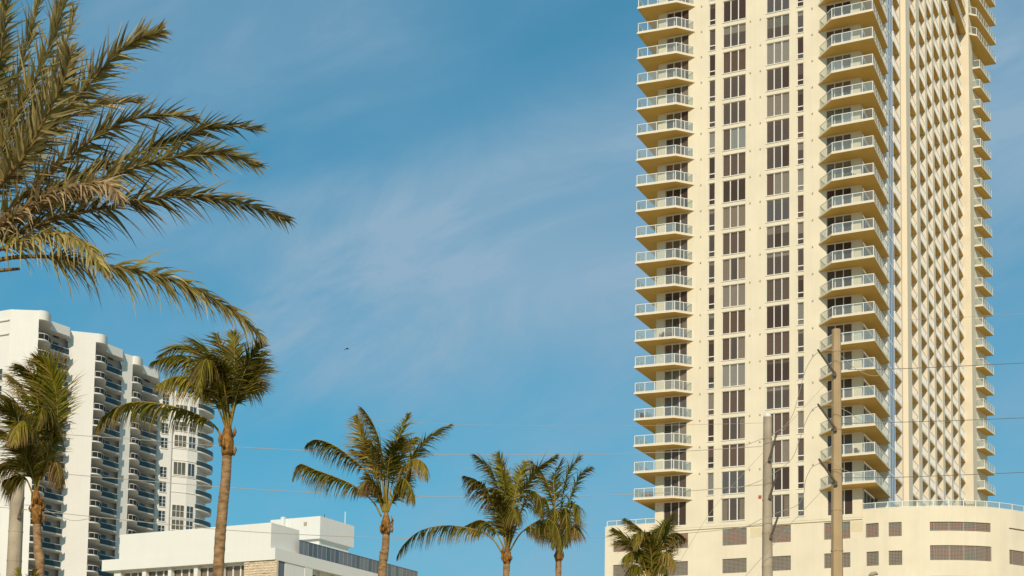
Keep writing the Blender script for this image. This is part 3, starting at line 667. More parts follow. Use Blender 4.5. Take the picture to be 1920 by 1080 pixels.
# windows and string courses at the picture's left edge
for k in (2, 3, 5, 7, 9): flat_window('side_window', (-92.3, 262.72), (-90.1, 261.7), cz(k) - 1.4, cz(k) + 0.7, 2, 2, condo, M['condoglass2'])
w = cmb()
for z in (79.3, 82.9 - 1.1): w.prism([(-92.4, 262.83), (-89.05, 261.17), (-89.2, 260.95), (-92.5, 262.6)], z - 0.25, z)
put('string_course', w.mesh('string_course', M['white2']), condo)

# ------------------------------------------------------------------ low white building
LS = 1.45
lp = -R_(27.0)
lorg = at(515.6, 1048.8, 75 * LS)
low = thing('white_office_building', 'low white flat roofed building with grey glass parapet and stone corner', 'building', (lorg.x, lorg.y, 0), lp)
zf = lorg.z                                     # fascia underside above the ground
def lz(v): return zf + (v - 11.47) * LS
w = MB(); w.box(-11.2 * LS, 0.0, 0.0, 24, zf, lz(12.06)); put('fascia', w.mesh('fascia', M['white2']), low)
w = MB(); w.box(-10.05 * LS, -0.3 * LS, 0.03, 2.45 * LS, lz(12.06) + 0.002, lz(13.35)); put('parapet', w.mesh('parapet', M['white2']), low)
w = MB(); w.box(-2.0 * LS, -0.2, 0.43, 1.3, 0, zf - 0.03); w.box(-10.9 * LS, -0.6, 1.9, 23.5, 0, zf - 0.002); put('body_wall', w.mesh('body_wall', M['white2']), low)
cols_ = [(-10.55, -10.10), (-8.65, -8.40), (-6.93, -6.72), (-5.25, -5.01), (-3.62, -3.40)]
for (c0, c1) in cols_:
    w = MB(); w.box(c0 * LS, c1 * LS, 0.35, 0.75, 0, zf - 0.003); put('column', w.mesh('column', M['white2']), low)
bays = [(-10.10, -8.65), (-8.40, -6.93), (-6.72, -5.25), (-5.01, -3.62), (-3.40, -1.99)]
for (c0, c1) in bays:
    x0, x1 = c0 * LS, c1 * LS; H = 2.9
    f = MB(); f.box(x0, x1, 0.72, 0.82, zf - 0.16, zf - 0.01); f.box(x0, x1, 0.72, 0.82, zf - H, zf - H + 0.1)
    for i in range(1, 3): f.box(x0 + (x1 - x0) * i / 3 - 0.05, x0 + (x1 - x0) * i / 3 + 0.05, 0.70, 0.82, zf - H + 0.1, zf - 0.16)
    o = put('window', f.mesh('window', M['trim']), low)
    for i in range(3):
        g_ = MB(); g_.box(x0 + (x1 - x0) * i / 3 + 0.03, x0 + (x1 - x0) * (i + 1) / 3 - 0.03, 0.77, 0.79, zf - H, zf - 0.1); put('pane', g_.mesh('pane', M['winglass']), o)
        if random.random() < 0.7:
            b_ = MB(); b_.box(x0 + (x1 - x0) * i / 3 + 0.05, x0 + (x1 - x0) * (i + 1) / 3 - 0.05, 0.86, 0.88, zf - H, zf - 0.1); put('blind', b_.mesh('blind', M[random.choice(['blind_b', 'blind_a', 'curtain'])]), o)
    w = MB(); w.box(x0, x1, 0.70, 1.88, 0, zf - H - 0.002); put('sill_wall', w.mesh('sill_wall', M['white2']), low)
    w = MB(); w.box(x0, x1, 1.80, 1.885, zf - H, zf - 0.02); put('room', w.mesh('room', M['room']), low)
# rough stone corner: individually laid blocks
def stone_mat():
    m = material('cream_coral_stone', (0.74, 0.60, 0.42), 0.95, 0.16, 4.0, 1.0, 9); return m
M['stone'] = stone_mat()
w = MB(); w.box(-1.98 * LS, 0.02, 0.22, 0.42, 0, zf - 0.004); sw = put('stone_wall', w.mesh('stone_wall', M['stone']), low)
rs = random.Random(5); z = zf - 3.0; row = 0
while z < zf - 0.05:
    hh = min(rs.uniform(0.14, 0.30), zf - 0.012 - z); x = -1.98 * LS + 0.01
    while x < 0.0:
        ww = min(rs.uniform(0.22, 0.6), 0.04 - x); dpt = rs.uniform(0.0, 0.07)
        if ww > 0.06:
            b_ = MB(); j = lambda s_: rs.uniform(-s_, s_)
            x0, x1, y0, z0, z1 = x + 0.004, x + ww - 0.004, 0.17 - dpt, z + 0.004, z + hh - 0.004
            b_.box(x0, x1, y0 + 0.03, 0.218, z0, z1); b_.face([(x0 + 0.03, y0 + j(0.02), z0 + 0.03), (x1 - 0.03, y0 + j(0.02), z0 + 0.03), (x1 - 0.03, y0 + j(0.02), z1 - 0.03), (x0 + 0.03, y0 + j(0.02), z1 - 0.03)])
            put('stone', b_.mesh('stone', M['stone']), sw)
        x += ww
    z += hh
w = MB(); w.box(-0.16, -0.10, 0.46, 1.34, zf - 2.6, zf - 0.05); put('side_window', w.mesh('side_window', M['greypanel']), low)
w = MB(); w.box(-0.597, -0.06, 1.345, 2.6 * LS, 0, zf - 0.01); put('side_wall', w.mesh('side_wall', M['white2']), low)
w = MB(); w.box(-0.59, -0.02, 2.63 * LS, 3.31 * LS, 0, zf - 0.006); put('column', w.mesh('column', M['white2']), low)
for i in range(9):
    y0 = 3.5 * LS + i * 1.9; w = MB(); w.box(-0.58, -0.52, y0, y0 + 1.0, zf - 2.6, zf - 0.35); put('side_window', w.mesh('side_window', M['darkglass']), low)
    w = MB(); w.box(-0.60, -0.40, y0 + 1.25, y0 + 1.4, 0, zf - 0.01); put('side_pier', w.mesh('side_pier', M['white2']), low)
# grey glass parapet along the side roof
y = 2.1 * LS; n = 29; st_ = (13.95 - 2.1) * LS / n
w = MB(); w.box(-0.10, -0.02, y, y + n * st_, lz(12.76), lz(12.79)); w.box(-0.10, -0.02, y, y + n * st_, lz(12.06) + 0.003, lz(12.08)); put('parapet_rail', w.mesh('parapet_rail', M['greypanel']), low)
pm = MB(); pm.box(-0.075, -0.05, 0.012, st_ - 0.012, 0, (12.76 - 12.08) * LS); pme = pm.mesh('parapet_panel', M['greypanel'])
gp = [pme]
for nm_, c_ in (('a', (0.11, 0.13, 0.15)), ('b', (0.20, 0.21, 0.23)), ('c', (0.08, 0.14, 0.16))):
    m_ = pme.copy(); m_.materials[0] = material('grey_glass_' + nm_, c_, 0.15, 0.2, 0.9, spec=0.5); gp.append(m_)
rg = random.Random(9)
for i in range(n): put('parapet_panel', rg.choice([gp[0], gp[0], gp[1], gp[2], gp[2], gp[3]]), low, (0, y + i * st_, lz(12.08)))
pm = MB(); pm.box(-0.10, -0.03, -0.03, 0.03, 0, (12.76 - 12.08) * LS); pme = pm.mesh('parapet_post', material('grey_post', (0.26, 0.26, 0.27), 0.4))
for i in range(n + 1): put('parapet_post', pme, low, (0, y + i * st_, lz(12.08)))
# penthouse
w = MB(); w.box(-6.55 * LS, -3.157 * LS, 8.49 * LS, 11.96 * LS, lz(14.07), lz(15.33)); ph = put('penthouse', w.mesh('penthouse', M['white2']), low)
w = MB(); w.box(-6.55 * LS + 0.3, -3.157 * LS - 0.25, 8.49 * LS + 0.3, 11.96 * LS - 0.4, lz(12.06), lz(14.07) - 0.002); put('penthouse_base', w.mesh('penthouse_base', M['white2']), low)
w = MB(); w.box(-5.72 * LS, -5.50 * LS, 8.49 * LS - 0.25, 8.49 * LS - 0.002, lz(14.6), lz(15.42)); put('flue', w.mesh('flue', M['white2']), ph)
w = MB(); w.box(-4.25 * LS, -4.05 * LS, 8.49 * LS - 0.04, 8.49 * LS - 0.001, lz(14.85), lz(15.05)); put('vent_grille', w.mesh('vent_grille', M['vent']), ph)
w = MB(); w.tube([(-3.3 * LS, 11.2 * LS, lz(15.33)), (-3.3 * LS, 11.2 * LS, lz(16.05))], 0.035, 6); put('antenna', w.mesh('antenna', M['trim']), ph)
w = MB(); w.tube([(-3.5 * LS, 9.4 * LS, lz(15.33)), (-3.5 * LS, 9.4 * LS, lz(15.62))], 0.03, 6); put('antenna', w.mesh('antenna', M['steel']), ph)

# ------------------------------------------------------------------ utility poles
def pole(name, label, x_top, y_top, D, r_top, r_base, mat, arms, mat_cap=None, sides=12):
    top = at(x_top, y_top, D); root = thing(name, label, 'utility pole', (top.x, top.y, 0))
    H = top.z; s = MB(); n = 14
    s.tube([(0, 0, H * i / n) for i in range(n + 1)], [r_base + (r_top - r_base) * i / n for i in range(n + 1)], sides)
    put('shaft', s.mesh('shaft', mat, sides > 10), root)
    if mat_cap:
        c = MB(); c.tube([(0, 0, H + 0.002), (0, 0, H + 0.10), (0, 0, H + 0.2)], [r_top * 1.02, r_top * 0.9, r_top * 0.35], 10); put('cap', c.mesh('cap', mat_cap, True), root)
    for (xa, ya, xb, yb, dd) in arms:           # insulator arm from (xa,ya) on the shaft out to (xb,yb)
        p, q = at(xa, ya, D - 0.25) - Vector((top.x, top.y, 0)), at(xb, yb, D - 0.25 + dd) - Vector((top.x, top.y, 0))
        a_ = MB(); a_.tube([p, p.lerp(q, 0.1), q], [0.04, 0.05, 0.035], 8)
        o = put('insulator_arm', a_.mesh('insulator_arm', M['steel']), root)
        sh = MB(); nsh = 9
        for i in range(nsh):
            c = p.lerp(q, 0.18 + 0.75 * i / (nsh - 1)); d = (q - p).normalized() * 0.018; sh.tube([c - d, c + d], [0.052, 0.042], 8)
        put('insulator_disc', sh.mesh('insulator_disc', M['steel']), o)
        k_ = MB(); k_.tube([p - Vector((0, 0, 0.12)), p + Vector((0, 0, 0.06))], [0.08, 0.05], 8); put('bracket', k_.mesh('bracket', M['steel']), o)
    for zz in (H - 0.45 * 2, H * 0.80, H * 0.72, H * 0.64, H * 0.56):
        b_ = MB(); rr = r_base + (r_top - r_base) * zz / H; b_.tube([(0, 0, zz - 0.03), (0, 0, zz + 0.03)], rr + 0.012, 14)
        put('strap', b_.mesh('strap', mat), root)
    return root
DP1, DP2, DP0 = 60.0, 62.0, 58.0
pole('utility_pole', 'tan square edged utility pole, taller of the pair before the cream tower', 1568, 618, DP1, 0.18, 0.31, M['concrete'],
     [(1565, 700, 1533, 655, -0.3), (1566, 803, 1533, 757, -0.3), (1567, 905, 1535, 860, -0.3)], sides=8)
pole('utility_pole', 'pale grey round concrete pole with white cap in front of tower windows', 1439, 783, DP2, 0.175, 0.30, M['concrete2'],
     [(1443, 860, 1456, 813, -0.3), (1444, 930, 1457, 888, -0.3), (1446, 1005, 1460, 965, -0.3)], M['white2'], 16)
pole('utility_pole', 'thick grey concrete pole half hidden by palm fronds at left edge', 35.5, 860, DP0, 0.25, 0.34, M['concrete2'],
     [(36, 967, 45, 932, -0.2)], None, 16)

# ------------------------------------------------------------------ overhead wires
def wire(label, pts, r=0.012, mat='wire', sub=6):
    P = [at(*p) for p in pts]; o3 = []
    for i in range(len(P) - 1):
        p0, p1, p2, p3 = [P[max(0, min(len(P) - 1, j))] for j in (i - 1, i, i + 1, i + 2)]
        for s in range(sub):
            t = s / sub; o3.append(0.5 * ((2 * p1) + (p2 - p0) * t + (2 * p0 - 5 * p1 + 4 * p2 - p3) * t * t + (3 * p1 - p0 - 3 * p2 + p3) * t ** 3))
    o3.append(P[-1]); base = o3[0].copy(); m_ = MB(tuple(base)); m_.tube(o3, r, 6)
    return tag(put('power_line', m_.mesh('power_line', M[mat]), None, tuple(base)), label, 'wire', 'overhead wires')
wire('highest of the three long wires running from left palms to pale pole', [(-30, 806, 58), (80, 812, 58), (270, 825, 58.5), (440, 838, 59), (660, 848, 60), (880, 853, 60.5), (1190, 850, 61), (1429, 837, 61.8)])
wire('middle of the three long wires crossing the sky to pale pole', [(-30, 878, 58), (110, 888, 58), (240, 899, 58.5), (440, 915, 59), (660, 927, 60), (880, 932, 60.5), (1190, 927, 61), (1429, 909, 61.8)])
wire('lowest of the three long wires, passing over the white flat roof', [(-30, 948, 58), (110, 962, 58), (300, 982, 58.5), (470, 997, 59), (700, 1008, 60), (900, 1011, 60.5), (1135, 1007, 61), (1320, 997, 61.5), (1429, 982, 61.8)])
wire('very thin wire ending at the white cap of the pale pole', [(660, 786, 60), (900, 797, 60.5), (1190, 798, 61), (1432, 793, 61.8)], 0.007)
wire('dark wire leaving tall pole to the right, uppermost', [(1590, 693, 60), (1668, 692, 60), (1790, 687, 60.5), (1960, 678.5, 61)], 0.012, 'darkwire')
wire('dark wire leaving tall pole to the right, middle one', [(1576, 794, 60), (1668, 792, 60), (1790, 788.5, 60.5), (1960, 782, 61)], 0.012, 'darkwire')
wire('dark wire leaving tall pole to the right, just above terrace rail', [(1577, 896, 60), (1675, 895, 60), (1790, 891, 60.5), (1960, 884, 61)], 0.012, 'darkwire')
wire('faint thin wire high at the right edge beyond the tower', [(1700, 600, 60), (1800, 595, 60), (1960, 585, 61)], 0.006)
wire('jumper wire curling from upper long wire over the top arm of tall pole', [(1380, 841, 62), (1400, 834, 61.8), (1432, 821, 61.5), (1465, 804, 61.2), (1486, 778, 60.8), (1499, 735, 60.4), (1512, 690, 60), (1533, 661, 59.5), (1560, 657, 59.4), (1580, 670, 59.5), (1605, 692, 59.7), (1640, 705, 59.8), (1670, 692, 60)], 0.011)
wire('jumper wire curling from middle long wire over the middle arm of tall pole', [(1380, 916, 62), (1400, 911, 61.8), (1430, 899, 61.5), (1465, 878, 61.2), (1486, 858, 60.9), (1498, 828, 60.6), (1510, 793, 60.2), (1523, 769, 59.8), (1539, 761, 59.5), (1562, 760, 59.4), (1590, 772, 59.5), (1618, 790, 59.8), (1668, 792, 60)], 0.011)
wire('jumper wire curling from lowest long wire over the lowest arm of tall pole', [(1380, 992, 62), (1400, 987, 61.8), (1430, 972, 61.5), (1459, 961, 61.2), (1495, 947, 60.9), (1507, 926, 60.6), (1510, 902, 60.2), (1521, 878, 59.8), (1539, 868, 59.5), (1556, 865, 59.4), (1590, 884, 59.6), (1640, 896, 59.9)], 0.011)
wire('thin guy wire slanting from tall pole down over the tower wall', [(1566, 700, 60), (1500, 772, 60.4), (1429, 850, 61), (1340, 950, 61.5), (1275, 1052, 62)], 0.007)
wire('thin guy wire slanting lower from tall pole to podium wall', [(1540, 922, 60), (1480, 985, 60.6), (1444, 1028, 61.2), (1398, 1080, 62)], 0.009)
wire('slack service cable between left pole and pale condominium wall', [(8, 948, 57.9), (30, 947, 57.9), (70, 950, 58), (130, 975, 58.2), (170, 972, 58.4)], 0.010)

# ------------------------------------------------------------------ palms
def spline(pts, n):
    P = [Vector(p) for p in pts]; o = []; m_ = len(P) - 1
    for j in range(n + 1):
        u = j / n * m_; i = min(int(u), m_ - 1); t = u - i
        p0, p1, p2, p3 = [P[max(0, min(m_, k))] for k in (i - 1, i, i + 1, i + 2)]
        o.append(0.5 * ((2 * p1) + (p2 - p0) * t + (2 * p0 - 5 * p1 + 4 * p2 - p3) * t * t + (3 * p1 - p0 - 3 * p2 + p3) * t ** 3))
    return o
def make_frond(root, base, pts3, rng, L, n, width, kind, r0, dead=0.0, start=0.16, roll=0.0, wind=(0, 0, 0), droop=None):
    sp = spline(pts3, 28); N = len(sp) - 1
    rb = MB(); rb.tube([p - base for p in sp], [r0 * (1 - 0.93 * (i / N) ** 0.8) + 0.003 for i in range(N + 1)], 5)
    fr = put('frond', rb.mesh('frond', M['rachis'] if kind == 'coco' else M['daterachis'], True), root, (0, 0, 0))
    vs, fs, cols = [], [], []
    wv = Vector(wind); g_ = Vector((0, 0, -1)); prevS = None
    hint = (sp[-1] - sp[0]); hint.z = 0
    tone0 = rng.uniform(0.15, 0.85)
    for i in range(n):
        t = start + (1 - start) * (i + rng.random() * 0.7) / n; u = min(t * N, N - 1e-4); k = int(u); f = u - k
        p = sp[k].lerp(sp[k + 1], f); T = (sp[min(k + 2, N)] - sp[max(k - 1, 0)]).normalized()
        S = T.cross(Vector((0, 0, 1)))
        if S.length < 0.25: S = S + Vector((hint.y, -hint.x, 0)).normalized() * 0.3 if hint.length > 0.1 else S + Vector((0.3, 0.1, 0))
        S.normalize()
        if prevS is not None and S.dot(prevS) < 0: S = -S
        prevS = S.copy()
        S = Quaternion(T, roll) @ S; Nn = S.cross(T).normalized()
        if kind == 'coco':
            prof = (0.35 + 0.65 * math.sin(math.pi * min(1, max(0, t - start) / (1 - start) * 1.02) ** 0.7)) * (1 if t < 0.8 else 1 - (t - 0.8) * 2.0)
        else: prof = (0.5 + 0.5 * math.sin(math.pi * t ** 0.8)) * (1 if t < 0.85 else 1 - (t - 0.85) * 2.2)
        for sd in (-1, 1):
            if rng.random() < 0.05: continue
            ln = L * prof * rng.uniform(0.8, 1.12)
            if kind == 'coco':
                al = R_(62 - 34 * t + rng.gauss(0, 7)); be = R_(rng.gauss(-8, 14)); dr = (droop if droop is not None else 0.16) * rng.uniform(0.6, 1.35)
            else:
                al = R_(54 - 24 * t + rng.gauss(0, 9)); be = R_(rng.choice((42, 12, -20)) + rng.gauss(0, 13)); dr = (droop if droop is not None else 0.10) * rng.uniform(0.4, 1.6)
            d = T * math.cos(al) + (S * sd * math.cos(be) + Nn * math.sin(be)) * math.sin(al)
            wdir = (T - d * T.dot(d)).normalized(); wdir = Quaternion(d, rng.gauss(0, 0.45)) @ wdir
            tone = max(0, min(1, tone0 + rng.gauss(0, 0.22))); dd = dead if rng.random() < 0.8 else min(1, dead + 0.35)
            seg = 4; q = p.copy(); b0 = len(vs); wd = width * rng.uniform(0.75, 1.2)
            for j in range(seg + 1):
                s = j / seg; hw = wd * (0.55 + 0.45 * math.sin(math.pi * min(1, s * 1.6 + 0.2))) * (1 - s ** 2.2) * 0.5
                vs.append(tuple(q - base + wdir * hw)); vs.append(tuple(q - base - wdir * hw))
                tipf = max(0.0, min(1.0, dd + max(0, (s - 0.55)) * 1.5 * (0.4 + 0.6 * rng.random()) * (0.7 + 0.5 * t)))
                cols.append((tipf, tone)); cols.append((tipf, tone))
                if j < seg:
                    d = (d + g_ * dr * (1.0 if kind == 'coco' else 0.6) + wv * 0.25).normalized(); wdir = (wdir - d * wdir.dot(d)).normalized(); q = q + d * ln / seg
                    fs.append((b0 + 2 * j, b0 + 2 * j + 1, b0 + 2 * j + 3, b0 + 2 * j + 2))
    me = bpy.data.meshes.new('leaflets'); me.from_pydata(vs, [], fs); me.materials.append(M['coco' if kind == 'coco' else 'date'])
    ca = me.color_attributes.new('leaf', 'FLOAT_COLOR', 'POINT'); flat = []
    for (a_, b_) in cols: flat += [a_, b_, 0.0, 1.0]
    ca.data.foreach_set('color', flat); me.update()
    stuff(put('leaflets', me, fr)); return fr
def make_palm(name, label, cat, D, base_px, trunk_px, fronds, seed, L=0.62, n=62, width=0.042, kind='coco', rb=0.16, r0=0.03, boots=True, group='coconut palms along the street', extra=0, wind=(-0.25, 0.1, 0), petiole=0.45):
    rng = random.Random(seed); tp = [at(x, y, D) for (x, y) in trunk_px]
    foot = tp[-1].copy(); dirn = tp[-1] - tp[-2]
    gx = foot + dirn * (foot.z / max(0.5, -dirn.z)) * 0.35; gx.z = 0
    root = thing(name, label, cat, (gx.x, gx.y, 0), 0, group); base = Vector((gx.x, gx.y, 0))
    # trunk with stepped rings
    path = spline([gx] + tp[::-1], 90); tb = MB(); rad = []
    for i in range(91):
        f = i / 90; rr = rb * (1.35 - 0.35 * min(1, f * 6)) if f < 0.17 else rb * (1 - 0.18 * f)
        rad.append(rr * (1.0 + (0.05 if i % 3 == 0 else 0.0) + rng.uniform(-0.015, 0.015)))
    tb.tube([p - base for p in path], rad, 12); put('trunk', tb.mesh('trunk', M['bark'], True), root)
    top = at(base_px[0], base_px[1], D)
    if boots:                                   # fibrous crownshaft with cut leaf bases
        b_ = MB(); a0 = path[-1] - base; a1 = top - base; d = a1 - a0
        b_.tube([a0 - d * 0.15, a0 + d * 0.1, a0 + d * 0.45, a0 + d * 0.8, a1 + d * 0.25], [rb * 0.92, rb * 1.08, rb * 1.14, rb * 0.9, rb * 0.42], 12); put('crownshaft', b_.mesh('crownshaft', M['boot'], True), root)
        for i in range(13):
            an = rng.uniform(0, 6.28); c = a0 + d * rng.uniform(-0.1, 0.75); o = Vector((math.cos(an), math.sin(an), 0)); k_ = MB()
            k_.tube([c + o * rb * 1.2, c + o * rb * 1.55 + Vector((0, 0, 0.10)), c + o * rb * rng.uniform(1.1, 1.55) + Vector((0, 0, rng.uniform(0.16, 0.34)))], [0.045, 0.035, 0.008], 6); put('leaf_base', k_.mesh('leaf_base', M['boot'], True), root)
    for fr in fronds:
        px, dz = fr[0], fr[1]; opt = fr[2] if len(fr) > 2 else {}
        m_ = len(px) - 1; pts = []
        for i, (x, y) in enumerate(px): pts.append(at(x, y, D + dz * (i / m_) ** 1.1))
        make_frond(root, base, pts, rng, L * opt.get('L', 1), int(n * opt.get('n', 1)), width, kind, r0, opt.get('dead', 0.0), opt.get('start', 0.26 if kind == 'coco' else 0.16), opt.get('roll', rng.uniform(-0.5, 0.5)), wind, opt.get('droop'))
    for i in range(extra):                      # more fronds round the back and front of the crown
        an = 2 * math.pi * i / extra + rng.uniform(-0.3, 0.3); el = rng.uniform(0.85, 1.4); ln = rng.uniform(0.55, 0.8) * petiole * 5.5
        hd = Vector((math.cos(an) * 0.55, math.sin(an), 0)); pts = []; p = top.copy(); d = (hd * math.cos(el) + Vector((0, 0, 1)) * math.sin(el)).normalized()
        for s in range(5):
            pts.append(p.copy()); p = p + d * ln / 4; d = (d + Vector((0, 0, -0.22)) + Vector(wind) * 0.12).normalized()
        make_frond(root, base, pts, rng, L, n, width, kind, r0, 0.0, 0.28, rng.uniform(-0.4, 0.4), wind)
    return root
def CR(ox, oy, sc, *pts): return [(ox + x / sc, oy + y / sc) for (x, y) in pts]

# palm with the long sideways frond (second from left)
c = lambda *p: CR(160, 600, 3.0, *p)
make_palm('coconut_palm', 'tallest coconut palm with a long left frond before the white condominium', 'palm tree', 36,
    (427, 802), [(426, 848), (423, 900), (417, 960), (409, 1080)],
    [(c((775, 665), (710, 580), (570, 510), (400, 468), (240, 468), (120, 530), (62, 610)), 0.4, {'droop': 0.75, 'roll': 0.1, 'start': 0.2, 'n': 1.35}),
     (c((800, 610), (745, 420), (650, 270), (520, 200), (370, 240)), -0.6, {'droop': 0.55, 'n': 1.2}),
     (c((800, 610), (740, 360), (640, 190), (540, 140), (420, 200)), 0.9, {}),
     (c((795, 610), (720, 440), (610, 340), (500, 320), (400, 370)), -1.2, {'droop': 0.6, 'n': 1.2}),
     (c((805, 610), (760, 330), (690, 180), (610, 110)), 0.4, {}),
     (c((805, 610), (755, 380), (705, 240), (690, 215), (660, 260), (640, 420)), -1.6, {'droop': 0.6}),
     (c((810, 600), (800, 350), (780, 210), (735, 80)), 0.6, {}),
     (c((812, 600), (835, 380), (840, 230), (835, 70)), 0.2, {}),
     (c((815, 600), (850, 420), (905, 270), (985, 125)), -0.3, {'n': 1.2}),
     (c((815, 600), (860, 430), (930, 310), (1000, 250)), 0.8, {}),
     (c((815, 600), (850, 440), (900, 380), (990, 380)), 0.6, {}),
     (c((808, 600), (785, 400), (770, 280), (720, 200)), -1.0, {'n': 1.2}),
     (c((815, 600), (845, 450), (880, 370), (950, 330)), 1.0, {})],
    11, L=0.84, n=76, width=0.050, extra=3, rb=0.135, petiole=0.5)

# dark palm at the left edge
c = lambda *p: CR(0, 640, 3.375, *p)
make_palm('coconut_palm', 'dark leaning crowned coconut palm at the left edge beside grey pole', 'palm tree', 44,
    (68, 925), [(69, 975), (70, 1010), (72, 1045), (75, 1080)],
    [(c((250, 880), (325, 690), (362, 500), (352, 320), (305, 170), (230, 110)), -0.8, {'n': 1.6, 'roll': 0.9, 'droop': 0.10, 'L': 1.1}),
     (c((245, 880), (300, 680), (320, 480), (310, 330), (250, 200)), 0.6, {'n': 1.2}),
     (c((240, 880), (255, 600), (240, 380), (200, 220), (110, 150)), -0.8, {'n': 1.2}),
     (c((235, 880), (215, 620), (185, 400), (130, 280), (50, 215)), 0.7, {'dead': 0.25}),
     (c((230, 880), (190, 690), (130, 560), (70, 450), (-30, 390)), -0.9, {'n': 1.3}),
     (c((225, 880), (170, 720), (90, 620), (0, 570), (-90, 590)), 0.3, {'n': 1.2}),
     (c((220, 890), (150, 800), (70, 760), (-20, 790), (-80, 860)), -0.5, {'droop': 0.6}),
     (c((225, 880), (200, 620), (140, 440), (60, 360), (-50, 330)), 0.8, {}),
     (c((260, 880), (310, 780), (345, 750), (370, 820), (378, 900)), -0.6, {'droop': 0.8, 'L': 0.8, 'dead': 0.35}),
     (c((240, 880), (270, 560), (280, 380), (270, 230), (300, 130)), 0.9, {}),
     (c((205, 960), (165, 870), (110, 850), (30, 880)), -0.3, {'droop': 0.8, 'start': 0.35}),
     (c((245, 880), (280, 640), (290, 480), (270, 420), (250, 520)), -1.6, {'droop': 0.5}),
     (c((235, 880), (180, 640), (150, 520), (120, 520), (90, 640)), -1.6, {'droop': 0.5})],
    12, L=1.0, n=84, width=0.054, extra=3, rb=0.135, petiole=0.55)

# middle palm
c = lambda *p: CR(530, 740, 3.177, *p)
make_palm('coconut_palm', 'coconut palm with spread open crown right of the white penthouse', 'palm tree', 48,
    (724, 968), [(724, 998), (723, 1020), (720, 1050), (716, 1080)],
    [(c((588, 725), (540, 640), (430, 545), (310, 490), (200, 450), (100, 415), (60, 500)), -0.5, {'droop': 0.7, 'n': 1.3}),
     (c((600, 700), (510, 480), (400, 370), (300, 300), (200, 268), (140, 300)), 0.4, {'droop': 0.6, 'n': 1.2}),
     (c((608, 700), (605, 450), (575, 280), (530, 160), (472, 82)), 0.3, {'n': 1.2}),
     (c((603, 700), (545, 440), (485, 290), (435, 130)), -0.8, {'dead': 0.15}),
     (c((620, 700), (640, 450), (685, 270), (745, 118)), 0.5, {'n': 1.2}),
     (c((625, 700), (710, 470), (790, 350), (880, 245), (1000, 178)), -0.2, {'n': 1.2}),
     (c((628, 700), (700, 480), (765, 390), (830, 400), (860, 500)), -1.2, {'droop': 0.6, 'dead': 0.12}),
     (c((622, 700), (665, 480), (735, 310), (800, 255)), 1.0, {}),
     (c((600, 700), (555, 560), (500, 510), (470, 580)), -0.8, {'droop': 0.7, 'dead': 0.3, 'L': 0.8}),
     (c((615, 700), (625, 460), (650, 330), (700, 260)), -0.8, {}),
     (c((610, 700), (590, 470), (560, 350), (520, 280)), -0.9, {}),
     (c((625, 700), (680, 560), (720, 500), (760, 560), (770, 620)), -1.2, {'droop': 0.7}),
     (c((610, 700), (560, 470), (500, 380), (420, 330)), 1.0, {})],
    13, L=0.82, n=84, width=0.050, extra=2, rb=0.135, petiole=0.45)

# pair of palms further right
c = lambda *p: CR(740, 820, 4.153, *p)
make_palm('coconut_palm', 'coconut palm with long drooping left frond, left of the close pair', 'palm tree', 52,
    (951, 1030), [(950, 1056), (950, 1062), (950, 1070), (949, 1080)],
    [(c((832, 895), (770, 800), (660, 730), (500, 695), (340, 692), (180, 740), (60, 850), (20, 930)), 0.3, {'droop': 0.9, 'n': 1.3, 'dead': 0.1}),
     (c((870, 870), (800, 570), (720, 430), (640, 340), (540, 300)), -0.5, {'droop': 0.6, 'n': 1.1}),
     (c((875, 860), (850, 560), (790, 350), (720, 220), (625, 138)), 0.5, {}),
     (c((880, 860), (870, 480), (835, 280), (808, 130)), -0.2, {}),
     (c((885, 860), (925, 520), (965, 340), (1020, 190)), 0.6, {}),
     (c((890, 860), (960, 520), (1040, 350), (1120, 240), (1260, 145)), -0.3, {'n': 1.2}),
     (c((900, 880), (980, 750), (1090, 665), (1200, 640), (1270, 720), (1300, 880)), -0.9, {'droop': 0.8, 'n': 1.2}),
     (c((862, 880), (770, 710), (670, 645), (550, 690)), 0.3, {'droop': 0.7, 'L': 0.8}),
     (c((890, 860), (990, 570), (1070, 420), (1130, 480), (1150, 620)), -1.2, {'droop': 0.6}),
     (c((878, 860), (850, 600), (815, 470), (770, 400)), -0.9, {}),
     (c((885, 860), (910, 620), (930, 560), (950, 640)), -1.5, {'droop': 0.6}),
     (c((884, 860), (890, 560), (880, 400), (870, 260)), 0.9, {})],
    14, L=0.90, n=80, width=0.05, extra=3, rb=0.12, petiole=0.45)
